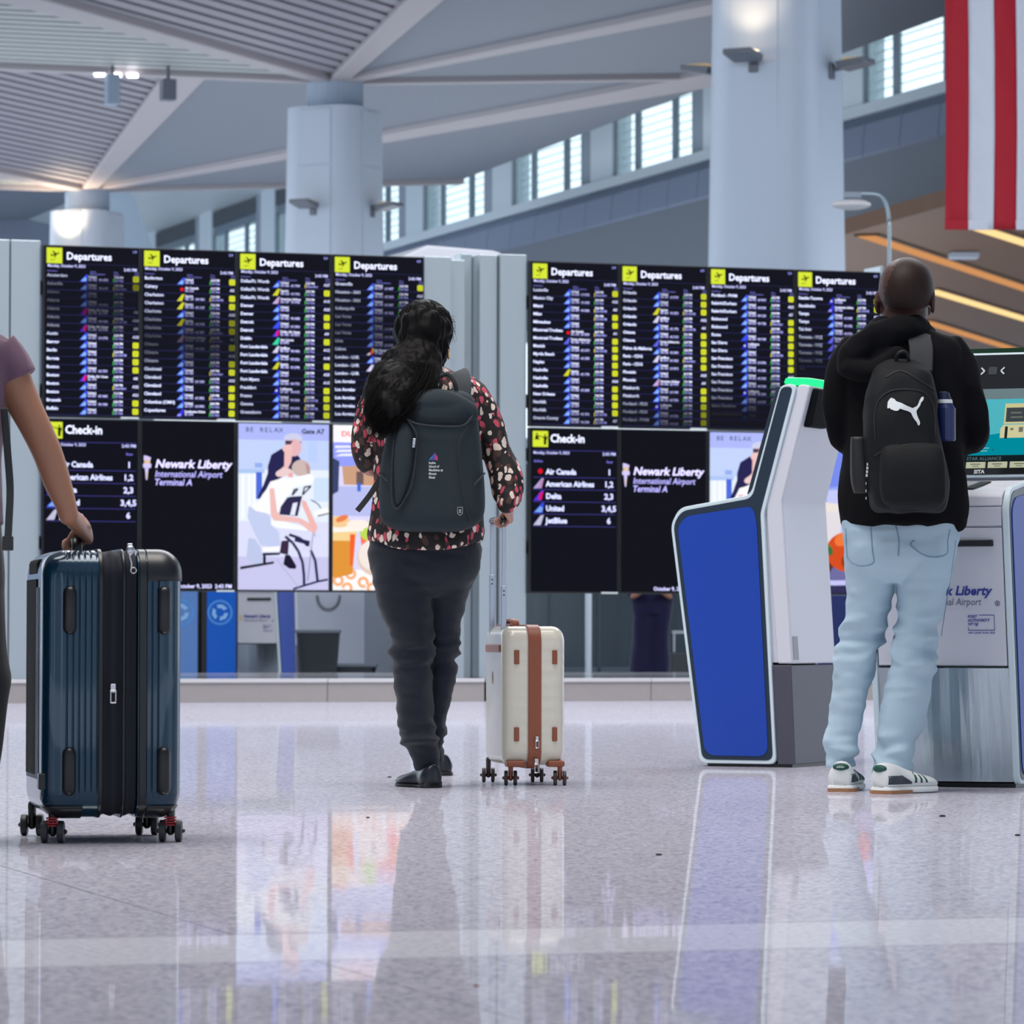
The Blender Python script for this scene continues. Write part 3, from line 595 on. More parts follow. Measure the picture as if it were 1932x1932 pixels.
# ================================================================== tapering white columns
def rel(bm, r, z0, z1): pass
def column(top, px_w, name_label, lamps, zlo=0.0, warm=False, jz=()):
    """top: world point of the roof bearing; built octagon-like with rounded pilasters, faces along the hall grid"""
    t = thing('column', name_label, 'column', (top.x, top.y, 0), math.radians(-27))
    H = top.z - 0.62; hw = px_w / 2
    def prof(z):  return hw * (1.0 if z < 4.5 else 1.0 - 0.10 * min(1, (z - 4.5) / (H - 4.5)))
    def ring(z, k=1.0, ex=0.0):
        a = prof(z) * k; c = a * 0.46; o = []
        o += [(-c, -a), (c, -a)]                                   # front flat
        for q in range(1, 6): an = -math.pi / 2 + q * math.pi / 12; o.append((c + (a - c) * math.cos(an), -c + (a - c) * math.sin(an)))
        o += [(a, -c), (a, c)]
        for q in range(1, 6): an = q * math.pi / 12; o.append((c + (a - c) * math.cos(an), c + (a - c) * math.sin(an)))
        o += [(c, a), (-c, a)]
        for q in range(1, 6): an = math.pi / 2 + q * math.pi / 12; o.append((-c + (a - c) * math.cos(an), c + (a - c) * math.sin(an)))
        o += [(-a, c), (-a, -c)]
        for q in range(1, 6): an = math.pi + q * math.pi / 12; o.append((-c + (a - c) * math.cos(an), -c + (a - c) * math.sin(an)))
        return [Vector((x, y, z)) for x, y in o]
    bm = bmesh.new(); pr = None
    zs = [0, 4.5, H]
    for z in zs:
        rg = [bm.verts.new(v) for v in ring(z)]
        if pr:
            n = len(rg)
            for k in range(n): bm.faces.new((pr[k], pr[(k + 1) % n], rg[(k + 1) % n], rg[k]))
        pr = rg
    bm.faces.new(pr)
    o = obj('shaft', bm, WHITE, t); o.data.shade_smooth(); o.modifiers.new('e', 'EDGE_SPLIT').split_angle = math.radians(16)
    # flat cladding panels on the four sides, standing a little proud with open joints
    for k in range(4):
        R4 = Matrix.Rotation(k * math.pi / 2, 4, 'Z'); br = [0.3] + list(jz) + [H - 0.05]
        for a, b in zip(br, br[1:]):
            bm = bmesh.new(); w0, w1 = prof(a), prof(b); g = 0.02
            p = [Vector((-w0 * .46 + .01, -w0 - g, a + .02)), Vector((w0 * .46 - .01, -w0 - g, a + .02)), Vector((w1 * .46 - .01, -w1 - g, b - .02)), Vector((-w1 * .46 + .01, -w1 - g, b - .02))]
            prism(bm, [R4 @ q for q in p], R4 @ Vector((0, 0.03, 0))); obj('cladding_panel', bm, WHITE, t)
    bm = bmesh.new(); bmesh.ops.create_cone(bm, cap_ends=True, segments=32, radius1=hw * .64, radius2=hw * .64, depth=0.62, matrix=Matrix.Translation((0, 0, H + 0.31))); obj('neck', bm, mat('neck_paint', S(170, 186, 204), .5), t, smooth=False)
    return t, prof
LAMP = mat('lamp_grey', S(112, 116, 124), 0.4, 0.3)
def floodlight(col, prof, k, z, cat_label, on=False):
    """arm-mounted uplight on side k of a column"""
    c = Matrix.Translation(col.location) @ Matrix.Rotation(col.rotation_euler.z + k * math.pi / 2, 4, 'Z')
    t = bpy.data.objects.new('floodlight', None); C.objects.link(t); a = prof(z); t.matrix_world = c @ Matrix.Translation((0.0, -a, z)); tag(t, cat_label, 'lamp', 'uplights on the columns')
    obj('mount', bx((-0.07, -0.06, -0.14), (0.07, 0.0, 0.10)), LAMP, t, bevel=0.015)
    bm = bmesh.new(); tube(bm, [(0, -0.05, 0), (0, -0.22, 0.02)], [0.035, 0.035], 10, 1); obj('arm', bm, LAMP, t, smooth=True)
    bm = bmesh.new(); prism(bm, [Vector((-0.22, -0.62, 0.06)), Vector((-0.22, -0.20, -0.02)), Vector((-0.22, -0.16, 0.09)), Vector((-0.22, -0.62, 0.14))], (0.44, 0, 0)); obj('head', bm, LAMP, t, bevel=0.012)
    obj('lens', bx((-0.18, -0.58, 0.135), (0.18, -0.22, 0.139)), E((255, 226, 180), 4.0 if on else 0.4), t)
    if on:
        l = bpy.data.lights.new('uplight', 'SPOT'); l.energy = 32; l.color = (1, 0.74, 0.46); l.spot_size = 2.3; l.spot_blend = 1.0; l.shadow_soft_size = 0.12
        l.energy *= (6 if col is C3 else 1); lo = bpy.data.objects.new('uplight_source', l); C.objects.link(lo); lo.parent = t; lo.location = (0, -0.38, 0.22); lo.rotation_euler = (math.pi + (.12 if col is C3 else .04), 0, 0)
T1, T2, T3 = P(1466, -254, 60.8), P(632, 150, 84.0), P(165, 355, 105.0)
tz = T2.z
C1, pf1 = column(T1, 1.78, 'large tapering white column with lit uplight rising behind right screen bank', 0)
C2, pf2 = column(T2, 1.80, 'white clad column standing behind the left screen bank, with full capital neck', 0, jz=(5.2, tz - .62 - 1.18))
C3, pf3 = column(T3, 1.75, 'far warm-lit column at upper left above first screen', 0)
z1 = P(1412, 112, 59.7).z
floodlight(C1, pf1, 0, z1, 'lit grey uplight on the front face of the large right column', True)
floodlight(C1, pf1, 1, z1 - .05, 'grey uplight sticking out on the right side of the large right column')
floodlight(C1, pf1, 3, z1 + .0, 'grey uplight poking out on the left side of the large right column')
z2 = P(590, 390, 82.9).z
floodlight(C2, pf2, 0, z2, 'grey uplight on front face of the column behind left bank')
floodlight(C2, pf2, 1, z2, 'grey uplight on right side of the column behind left bank')
floodlight(C3, pf3, 0, T3.z - 1.75, 'warm lit uplight on the far column at upper left', True)
# ================================================================== folded roof, one canopy per column
RB, RA, RC, RD, RL = Vector((-11, -22.8, .2)), Vector((5.3, -23.7, .95)), Vector((15.7, -19.6, .43)), Vector((9.4, 3.3, .6)), Vector((-24, -8.4, -.1))
def canopy(T, name):
    t = thing('roof_canopy', name, 'roof', T, 0, 'folded canopies of the hall roof')
    t['kind'] = 'structure'
    def sheet(nm, pts, m, th=0.25): obj(nm, prm([Vector(p) for p in pts], (0, 0, th)), m, t)
    O = Vector((0, 0, 0)); dz = Vector((0, 0, .12))
    sheet('soffit_backing', [O + dz, RB + dz, RA + dz], GAP); sheet('soffit', [O, RA, RC], ROOF); sheet('soffit', [O, RC, RD], ROOF); sheet('soffit_backing', [O + dz, RL + dz, RB + dz], mat('backing_skylit', S(110, 116, 120), .8))
    # beams: tapering box girders along the folds
    for R, w0, w1, nm in ((RB, .35, 1.5, 'edge_beam'), (RA, .38, 1.15, 'ridge_beam'), (RC, .25, 1.3, 'ridge_beam')):
        d = R.normalized(); s = Vector((-d.y, d.x, 0)).normalized(); bm = bmesh.new()
        a = [O + s * w0 / 2, O - s * w0 / 2, R - s * w1 / 2, R + s * w1 / 2]; prism(bm, [q + Vector((0, 0, -.12)) for q in a], (0, 0, .34)); obj(nm, bm, ROOF_B, t, bevel=0.04)
    for R in (RD, RL):
        d = R.normalized(); s = Vector((-d.y, d.x, 0)).normalized()
        obj('edge_lip', prm([O - s * .1 + Z * -.10, O + s * .25 + Z * -.10, R + s * .25 + Z * -.12, R - s * .1 + Z * -.12], (0, 0, .2)), ROOF_B, t)
    # slats; left sector paler, skylight put into its slat and backing colours
    for A_, B_, nn_, m, w in ((RA, RB, 34, SLAT, .34), (RB, RL, 34, mat('slat_skylit', S(176, 182, 182), .5), .40)):
        bm = bmesh.new()
        for k in range(1, nn_):
            f = k / nn_; p0 = A_ * f; p1 = A_ * f + (B_ * (1 - f)); d = (p1 - p0).normalized(); s = Vector((-d.y, d.x, 0)).normalized() * w / 2
            prism(bm, [p0 + s, p0 - s, p1 - s, p1 + s], (0, 0, .055))
        o = obj('slats', bm, m, t); o['kind'] = 'stuff'
    return t
canopy(T1, 'folded ribbed roof canopy carried by the large right column'); canopy(T2, 'folded ribbed roof canopy fanning out from the column behind left bank'); canopy(T3, 'far folded ribbed roof canopy fanning out from the warm-lit column')
# three small downlights and two hanging boxes below the near canopy edge
for i, px in enumerate((188, 219, 250)):
    p = P(px, 131 + i, 82.3); o = obj('downlight', bx((-.1, -.1, -.03), (.1, .1, .03)), E((255, 250, 255), 6), None); o.location = p + Z * -.1
    tag(o, 'small glowing downlight under the left canopy edge, %s' % ('leftmost of three', 'middle one of three', 'rightmost of three')[i], 'lamp', 'downlights under the canopy edge')
for px, y0, y1, w, lab in ((212, 136, 198, .26, 'pale grey box hanging below the canopy, left of its twin'), (317, 145, 190, .28, 'dark grey box hanging in front of far ridge beam')):
    a, b = P(px, y0, 82), P(px, y1, 82); t = thing('hanging_box', lab, 'speaker', (a.x, a.y, b.z), .35, 'boxes hanging from the roof')
    obj('cabinet', bx((-w / 2, -.14, 0), (w / 2, .14, a.z - b.z - .05)), mat('box_%d' % px, S(150, 166, 184) if px < 300 else S(104, 108, 120), .5), t, bevel=.02); obj('stem', bx((-.03, -.03, a.z - b.z - .05), (.03, .03, a.z - b.z + .9)), LAMP, t)
# ================================================================== clerestory wall on the right (runs along the hall)
WZ = 11.3 + CAM_H; dW = 9.19 * 11.3
W0 = P(1158, 332, dW); W0.z = 0; WA = math.atan2(-VV.y, -VV.x)   # local +x runs towards the viewer
WD = Vector((-VV.x, -VV.y, 0)); WN = Vector((-U.x, -U.y, 0))       # wall normal into the hall
wl_ = bpy.data.objects.new('wall_right', None); C.objects.link(wl_); wl_.location = W0; wl_.rotation_euler = (0, 0, WA); tag(wl_, kind='structure')
pitch_w, ww_ = 7.62, 5.3; zs_, zt_ = WZ, WZ + 1.95; K0, K1 = -9, 6
WLL = WHITE_W; IN = -1                          # local +y is away from the hall? checked: x towards viewer, y = z x x
ysg = 1 if Vector((-math.sin(WA), math.cos(WA), 0)).dot(WN) > 0 else -1
def wb(x0, x1, y0, y1, z0, z1): return bx((x0, min(y0 * ysg, y1 * ysg), z0), (x1, max(y0 * ysg, y1 * ysg), z1))
X0, X1 = K0 * pitch_w - 3, K1 * pitch_w
# wall field: below the sill, a projecting skirt of panels, then a smooth soffit down to its lower edge
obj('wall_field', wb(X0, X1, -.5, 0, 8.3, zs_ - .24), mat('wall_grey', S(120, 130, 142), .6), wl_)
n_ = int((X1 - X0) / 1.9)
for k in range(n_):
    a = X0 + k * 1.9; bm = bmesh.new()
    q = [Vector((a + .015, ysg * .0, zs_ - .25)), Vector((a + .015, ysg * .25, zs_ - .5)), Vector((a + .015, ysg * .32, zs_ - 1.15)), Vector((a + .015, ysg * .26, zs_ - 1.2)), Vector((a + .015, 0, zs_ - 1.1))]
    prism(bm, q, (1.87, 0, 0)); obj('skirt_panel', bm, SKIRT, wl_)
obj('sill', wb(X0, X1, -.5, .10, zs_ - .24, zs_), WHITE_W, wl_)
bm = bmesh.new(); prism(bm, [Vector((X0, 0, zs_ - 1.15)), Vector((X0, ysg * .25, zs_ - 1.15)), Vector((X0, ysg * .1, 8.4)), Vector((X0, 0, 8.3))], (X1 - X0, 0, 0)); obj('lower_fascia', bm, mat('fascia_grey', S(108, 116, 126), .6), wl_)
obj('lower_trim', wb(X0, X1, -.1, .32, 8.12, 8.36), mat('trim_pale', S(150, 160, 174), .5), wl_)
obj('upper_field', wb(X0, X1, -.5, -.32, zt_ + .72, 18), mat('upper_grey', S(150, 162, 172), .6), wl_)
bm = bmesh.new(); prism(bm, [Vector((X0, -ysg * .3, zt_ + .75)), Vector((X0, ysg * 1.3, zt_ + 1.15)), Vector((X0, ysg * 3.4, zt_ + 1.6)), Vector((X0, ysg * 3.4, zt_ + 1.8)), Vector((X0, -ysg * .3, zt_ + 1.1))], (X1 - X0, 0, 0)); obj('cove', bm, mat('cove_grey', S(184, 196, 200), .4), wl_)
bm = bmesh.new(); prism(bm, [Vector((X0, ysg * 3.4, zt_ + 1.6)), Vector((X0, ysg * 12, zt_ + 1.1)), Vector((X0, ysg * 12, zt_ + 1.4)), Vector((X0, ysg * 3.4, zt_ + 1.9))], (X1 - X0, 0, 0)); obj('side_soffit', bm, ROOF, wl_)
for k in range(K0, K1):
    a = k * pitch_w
    # pier, plus a flush return strip with shade put into its grey
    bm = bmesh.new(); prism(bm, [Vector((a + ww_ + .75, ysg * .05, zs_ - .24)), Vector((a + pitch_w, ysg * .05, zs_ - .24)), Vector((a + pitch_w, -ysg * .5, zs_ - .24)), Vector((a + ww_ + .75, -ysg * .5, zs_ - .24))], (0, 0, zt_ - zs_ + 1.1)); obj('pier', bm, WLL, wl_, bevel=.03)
    obj('pier_return', bx((a + ww_, min(-ysg * .5, -ysg * .02), zs_ - .24), (a + ww_ + .75, max(-ysg * .5, -ysg * .02), zt_ + .9)), mat('return_shade', S(140, 152, 164), .6), wl_)
    w = bpy.data.objects.new('window_frame', None); C.objects.link(w); w.parent = wl_; w.location = (a, 0, 0)
    fr = mat('frame_grey', S(122, 138, 150), .4, .3); dk = mat('header_dark', S(70, 78, 84), .6)
    for x in (0, 1.42, 3.92, ww_ - .1): obj('mullion', bx((x, min(-ysg * .12, -ysg * .02), zs_), (x + (.1 if x in (0, ww_ - .1) else .28), max(-ysg * .12, -ysg * .02), zt_)), fr, w)
    obj('head_frame', bx((0, min(-ysg * .3, -ysg * .05), zt_), (ww_, max(-ysg * .3, -ysg * .05), zt_ + .26)), fr, w); obj('blind_box', bx((0, min(-ysg * .3, -ysg * .01), zt_ + .26), (ww_, max(-ysg * .3, -ysg * .01), zt_ + .72)), dk, w)
    for x0, x1 in ((.1, 1.42), (1.7, 3.92), (4.2, ww_ - .1)):
        obj('pane', bx((x0, -ysg * .09 - .01, zs_ + .05), (x1, -ysg * .09 + .01, zt_)), mat('window_glass', (0.86, 0.97, 0.96), 0.02, 0, .4, trans=1.0), w)
    bm = bmesh.new()
    for j in range(9):
        zz = zs_ + .12 + j * .205; box(bm, (ww_ / 2, -ysg * .34, zz), (ww_, .05, .012))
    obj('louvre', bm, mat('louvre_white', S(236, 244, 244), .6), w)['kind'] = 'stuff'
# ================================================================== wooden soffit beyond the wall, with warm strip lights
HS = 8.1
so = [G(1560, 452, HS), G(1800, 384, HS), G(2300, 250, HS), G(3300, 700, HS), G(2300, 792, HS), G(1560, 752, HS)]
o = obj('ceiling', prm(so, (0, 0, .3)), WOOD); tag(o, kind='structure')
for (ax, ay), (bx_, by) in (((1635, 447), (2010, 571)), ((1850, 433), (2120, 520)), ((1755, 549), (2030, 632)), ((1745, 608), (2010, 690))):
    a, b = G(ax, ay, HS - .06), G(bx_, by, HS - .06); d = (b - a).normalized(); s = Vector((-d.y, d.x, 0)) * .17
    t = thing('strip_light', {447: 'upper long orange strip light crossing the wooden ceiling', 433: 'short bright strip light just below the flag', 549: 'brightest strip light in the wooden ceiling beside man\'s head', 608: 'lowest strip light in the wooden ceiling above kiosk'}[ay], 'lamp', a, 0, 'strip lights in the wooden ceiling')
    obj('diffuser', prm([s, -s, (b - a) - s, (b - a) + s], (0, 0, .02)), E((255, 180, 116) if ay in (447, 608) else (255, 216, 150), 0.62 if ay in (447, 608) else 1.15), t)
    s2 = s * 1.5; obj('channel', prm([s2 + Z * .021, -s2 + Z * .021, (b - a) - s2 + Z * .021, (b - a) + s2 + Z * .021], (0, 0, .03)), mat('channel', S(90, 70, 50), .6), t)
o = obj('smoke_detector', bx((-.28, -.28, -.1), (.28, .28, 0)), WHITE); o.location = G(1818, 478, HS - .02); tag(o, 'small white fitting on the wooden ceiling below the flag', 'detector')
# far end walls
bk = obj('wall_back', prm([Vector((-15, 158, 0)), Vector((80, 180, 0)), Vector((80, 180, 8)), Vector((-15, 158, 8))], (0, 1, 0)), mat('far_wall', S(132, 142, 160), .7)); tag(bk, kind='structure')
bk = obj('wall_back', prm([Vector((-95, 146, 0)), Vector((-15.5, 151, 0)), Vector((-15.5, 151, 17)), Vector((-95, 146, 17))], (0, 1, 0)), mat('far_wall', S(132, 142, 160), .7)); tag(bk, kind='structure')
q = [P(168, 356, 112), P(248, 362, 112), P(292, 480, 112)]; q = [Vector((q[0].x, q[0].y, 0))] + q + [Vector((q[2].x, q[2].y, 0))]
o = obj('wall_fin', prm(q, VV * .5), mat('fin_blue', S(150, 166, 182), .6)); tag(o, kind='structure'); o.name = 'wall_fin'; o.name = 'trim_1'
# ================================================================== lamp with curved arm, and the flag
t = thing('arm_lamp', 'white round lamp on a curved pole rising behind the screens at right', 'lamp', Vector((0, 36, 0)))
t.location = (P(1678, 500, 42).x, 42, 0)
def L_(px, py, dd=0.0): return P(px, py, 42 + dd) - t.location
bm = bmesh.new(); base = L_(1678, 500); tube(bm, [(0, 0, 0), tuple(base), tuple(L_(1677, 420)), tuple(L_(1673, 390)), tuple(L_(1664, 372)), tuple(L_(1650, 366)), tuple(L_(1625, 365))], [.018] * 7, 10, 4); obj('pole', bm, mat('pole_steel', S(170, 190, 200), .3, .6), t, smooth=True)
a = L_(1606, 386); bm = bmesh.new(); blob(bm, a, (.198, .198, .053), seg=28); obj('lamp_head', bm, mat('lamp_white', S(236, 236, 236), .35), t, smooth=True)
a = L_(1608, 369); obj('driver_box', bx((a.x - .085, a.y - .07, a.z - .03), (a.x + .085, a.y + .07, a.z + .032)), mat('driver_grey', S(150, 164, 180), .4), t, bevel=.006)
# flag of red and white stripes hanging from the roof
fd = 40.0; fk = fd / F_PX; t = thing('flag', 'large flag of hanging red and white stripes at upper right', 'flag', P(1782, 433, fd))
nx = [1783, 1827, 1874, 1917, 1962, 2007, 2052, 2097]
for i in range(7):
    me = bmesh.new(); cols = 6; rws = 60; grid = []
    for r in range(rws + 1):
        f = r / rws; row = []
        for c in range(cols + 1):
            px = nx[i] + (nx[i + 1] - nx[i]) * c / cols; xx = (px - 1782) * fk + 0.02 * (1 - f) * 0; zz = 5.6 * f
            yy = 0.05 * noise.noise(Vector((xx * 1.6, zz * .5, 3))) + 0.035 * math.sin(xx * 9 + .8 * math.sin(zz * 1.1)) + .02 * noise.noise(Vector((xx * 5 + zz, zz * 3, 1)))
            row.append(me.verts.new((xx + .012 * math.sin(zz * 1.3), yy, zz)))
        grid.append(row)
    for r in range(rws):
        for c in range(cols): me.faces.new((grid[r][c], grid[r][c + 1], grid[r + 1][c + 1], grid[r + 1][c]))
    o = obj('red_stripe' if i % 2 == 0 else 'white_stripe', me, mat('flag_red', S(168, 18, 40), .75, bump=(6, .6, .03)) if i % 2 == 0 else mat('flag_white', S(204, 212, 226), .75, bump=(6, .6, .03)), t, smooth=True)
    o.modifiers.new('s', 'SOLIDIFY').thickness = .006
    obj('hem', bx(((nx[i] - 1782) * fk, -.012, .0), ((nx[i + 1] - 1782) * fk, .03, .09)), mat('flag_red', ()) if i % 2 == 0 else mat('flag_white', ()), t)
obj('hanging_rod', bx((-.1, -.03, 5.58), (1.9, .03, 5.66)), LAMP, t); obj('suspension_wire', bx((.8, -.01, 5.66), (.82, .01, 8.0)), LAMP, t)
# ================================================================== self-service kiosks
KW = S(214, 216, 226); BLUE = S(0, 60, 166)
K_W = mat('kiosk_white', S(206, 208, 218), .4); K_E = mat('kiosk_edge', S(206, 222, 230), .35); K_B = mat('kiosk_blue', BLUE, .45, bump=(900, .15, .0005)); K_N = mat('kiosk_navy', S(26, 44, 62), .4)
K_G = mat('kiosk_grey', S(78, 78, 92), .5, .3); K_S = mat('kiosk_steel', S(186, 198, 204), .22, 1.0, bump=(14, .25, .01, (1, 1, .05)))
PROF = [(-.305, .012), (-.33, .045), (-.432, .90), (-.428, .945), (-.405, .98), (-.363, .997), (-.135, 1.03), (-.112, 1.040), (-.098, 1.062), (.018, 1.462), (.03, 1.478), (.085, 1.47), (.22, 1.44), (.17, 1.0), (.175, .9)]
BLUEP = [(-.295, .05), (-.27, .036), (-.035, .036), (-.018, .05), (-.052, .985), (-.075, 1.0), (-.375, .968), (-.398, .945), (-.402, .90)]
def rnd(pts, r, n=5):                            # round the corners of a 2-D outline
    out = []; k = len(pts)
    for i in range(k):
        a, b, c = Vector(pts[i - 1]), Vector(pts[i]), Vector(pts[(i + 1) % k]); d1, d2 = (a - b), (c - b); rr = min(r, d1.length * .45, d2.length * .45)
        p, q = b + d1.normalized() * rr, b + d2.normalized() * rr
        for j in range(n + 1):
            t = j / n; out.append(tuple(p * (1 - t) ** 2 + b * 2 * t * (1 - t) + q * t * t))
    return out
def kiosk(N, rz, label, W=.50, light=False, back=False):
    t = thing('check_in_kiosk', label, 'kiosk', N, rz)
    xz = lambda pts, y: [Vector((x, y, z)) for x, z in pts]
    # side frames: flat light edging with a navy field and the blue panel on it
    body = rnd([(-.315, .012), (-.437, .93), (-.40, .995), (-.105, 1.042), (.018, 1.462), (.086, 1.462), (-.042, 1.0), (-.05, .97), (0.0, .012)], .03)
    for y, dy, sg in ((0, .022, -1), (W - .022, .022, 1)):
        obj('side_frame', prm(xz(body, y), (0, dy, 0)), K_E, t, bevel=.004)
        yy = -.002 if sg < 0 else W
        navy = rnd([(-.303, .026), (-.424, .93), (-.39, .982), (-.098, 1.028), (.022, 1.452), (.070, 1.452), (-.056, 1.0), (-.064, .97), (-.012, .026)], .03)
        o = obj('navy_field', prm(xz(navy, yy), (0, .002, 0)), K_N, t)
        blue = rnd([(-.29, .042), (-.405, .92), (-.37, .962), (-.095, .998), (-.078, .94), (-.03, .042)], .045)
        obj('blue_panel', prm(xz(blue, yy - .003 if sg < 0 else yy + .002), (0, .003, 0)), K_B, t)
    # core between the frames
    core = [(-.30, .40), (-.425, .93), (-.39, .985), (-.10, 1.032), (.02, 1.452), (.08, 1.452), (-.045, 1.0), (.0, .40)]
    obj('core', prm(xz(core, .023), (0, W - .046, 0)), K_W, t)
    # rear service door (the light face) bulging behind the column, dark plinth below
    rear = [(.0, .395), (-.046, .985), (-.042, 1.02), (.082, 1.455), (.10, 1.462), (.135, 1.455), (.02, 1.02), (.022, .985), (.06, .395)]
    obj('rear_door', prm(xz(rear, .012), (0, W - .024, 0)), K_W, t, bevel=.008)
    obj('rear_base', prm(xz([(.002, .012), (-.03, .39), (.058, .39), (.075, .012)], .01), (0, W - .02, 0)), K_G, t, bevel=.004)
    bm = bmesh.new(); prism(bm, xz([(.125, 1.30), (.07, 1.30), (.115, 1.447), (.156, 1.447)], .045), (0, .19, 0)); obj('camera_housing', bm, mat('matt_black', (.006, .007, .009), .8, 0, .1), t, bevel=.012)
    bm = bmesh.new(); prism(bm, xz([(.12, 1.35), (.15, 1.40), (.165, 1.435), (.14, 1.435)], .19), (0, .07, 0)); obj('camera_bracket', bm, K_E, t, bevel=.01)
    if back: obj('rating_plate', prm([(.0598, .035, .41), (.0598, .085, .41), (.0535, .085, .50), (.0535, .035, .50)], (.002, 0, 0)), mat('plate_grey', S(150, 152, 160), .5), t)
    # green status light on top
    obj('status_light', prm(xz([(.022, 1.466), (.03, 1.488), (.13, 1.484), (.136, 1.462)], .02), (0, W - .04, 0)), E((40, 240, 130) if light else (70, 110, 90), 1.6 if light else .25), t, bevel=.006)
    if light: obj('status_lens', prm(xz([(.030, 1.482), (.034, 1.4905), (.12, 1.4865), (.124, 1.479)], .04), (0, W - .08, 0)), E((190, 255, 214), 1.6), t)
    # foot and curved steel front
    obj('foot', bx((-.29, .02, 0), (.06, W - .02, .014)), BLACK, t)
    bm = bmesh.new(); n = 14; pr = None
    for k in range(n + 1):
        y = .022 + (W - .044) * k / n; s = .045 * math.sin(math.pi * k / n) + .004
        rg = [bm.verts.new(v) for v in (Vector((-.305 - s, y, .02)), Vector((-.36 - s * .8, y, .397)), Vector((-.28, y, .397)), Vector((-.25, y, .02)))]
        if pr:
            for j in range(4): bm.faces.new((pr[j], pr[(j + 1) % 4], rg[(j + 1) % 4], rg[j]))
        else: bm.faces.new(rg)
        pr = rg
    bm.faces.new(pr[::-1]); obj('steel_base', bm, K_S, t, smooth=False)
    # front face (towards -x): local frame for print
    a0, a1 = Vector((-.366, 0, .405)), Vector((-.432, 0, .93))
    def front(u, y, z, off=0.0):                 # u across 0..W from the picture's left, z height
        f = (z - .405) / .525; p = a0.lerp(a1, f); return (p.x + y - off, W - u, z)
    for nm, z0, z1 in (('front_panel', .405, .862), ('upper_panel', .868, .93)):
        bm = bmesh.new(); q = [Vector(front(.026, 0, z0)), Vector(front(W - .026, 0, z0)), Vector(front(W - .026, 0, z1)), Vector(front(.026, 0, z1))]; prism(bm, q, (.03, 0, 0)); obj(nm, bm, K_W, t, bevel=.004)
    shelf = [(-.432, .934), (-.425, .965), (-.395, .986), (-.12, 1.026), (-.12, .99), (-.38, .94)]
    obj('shelf', prm(xz(shelf, .024), (0, W - .048, 0)), K_W, t, bevel=.004)
    obj('document_scanner', prm(xz([(-.37, .991), (-.17, 1.020), (-.17, 1.026), (-.37, .998)], .14), (0, .26, 0)), BLACK, t, bevel=.004)
    obj('scanner_glass', prm(xz([(-.35, .998), (-.20, 1.0205), (-.20, 1.0235), (-.35, 1.001)], .17), (0, .2, 0)), mat('scanner_glass', S(150, 156, 160), .2), t)
    bm = bmesh.new(); q = [Vector(front(W - .30, 0, .800, .0)), Vector(front(W - .055, 0, .800)), Vector(front(W - .055, 0, .822)), Vector(front(W - .30, 0, .822))]; prism(bm, q, (-.012, 0, 0)); obj('slot', bm, BLACK, t, bevel=.004)
    p = Print(step=.0003); IN_ = mat('ink_blue', S(44, 58, 150), .5); I2 = mat('ink_grey', S(96, 100, 130), .5); ox = W - .425
    p.lv = 1; p.text('Newark Liberty', ox + .075, .640, .030, IN_, .03, .25, .285); p.text('International Airport', ox + .075, .606, .024, I2, .0, .2, .245); p.ring(ox + .375, .612, .006, .009, I2, 14); p.disc(ox + .375, .612, .003, .005, I2, 8)
    p.rect(ox + .0, .590, ox + .37, .5906, mat('ink_pale', S(190, 192, 204), .5))
    p.rect(ox + .04, .60, ox + .048, .625, mat('ink_gold', S(216, 190, 90), .5)); p.rect(ox + .034, .628, ox + .054, .642, mat('ink_gold', ())); p.poly([(ox + .036, .646), (ox + .052, .646), (ox + .056, .662), (ox + .04, .668)], mat('ink_gold', ()))
    x, z = ox + .270, .512
    for i, (wd, ww) in enumerate((('PORT', .034), ('AUTHORITY', .078), ('NY NJ', .036))): p.text(wd, x, z + .052 - i * .0125, .0092, IN_, .03, .2, ww)
    for r_ in ((x + .04, z + .060, x + .093, z + .0622), (x + .091, z + .010, x + .093, z + .062), (x, z + .010, x + .093, z + .0122), (x, z + .010, x + .002, z + .022)): p.rect(*r_, IN_)
    p.text('AIR LAND RAIL SEA', x, z, .006, IN_, .02, 0, .093)
    p.build('lettering', t, lambda a, b, c: front(a, b - .002, c))
    # screen head: slanted slab on the front of the upper column, wider than the body
    s0, s1 = Vector((-.118, 0, 1.04)), Vector((.006, 0, 1.462)); SL = (s1 - s0).length; SD = (s1 - s0).normalized(); SN = Vector((-SD.z, 0, SD.x))
    def sc(u, y, v, off=0.0): p = s0 + SD * v + SN * (-y + off); return (p.x, W - u, p.z)
    def slabs(nm, u0, u1, v0, v1, d0, d1, m, bev=.004):
        bm = bmesh.new(); q = [Vector(sc(u0, 0, v0, d0)), Vector(sc(u1, 0, v0, d0)), Vector(sc(u1, 0, v1, d0)), Vector(sc(u0, 0, v1, d0))]; prism(bm, q, SN * (d1 - d0)); return obj(nm, bm, m, t, bevel=bev)
    if not back:
        slabs('screen_housing', .0, W, .0, SL + .005, -.006, .012, K_E); slabs('screen_glass', .006, W - .006, .006, SL - .004, .012, .0145, mat('kiosk_glass', (.01, .011, .013), .08), 0)
        p = Print(step=.0003); p.lv = 1; u0, u1 = .02, W - .02
        p.rect(u0, .074, u1, .275, E((82, 184, 196), .9)); p.lv = 2; p.poly([(u0, .074), (u1, .074), (u1, .17), (u0, .10)], E((0, 150, 170), .8)); p.rect(u0, .275, u1, .312, E((124, 146, 152), .7))
        p.lv = 3; kx = W - .125; BAR = E((120, 124, 110), .8)
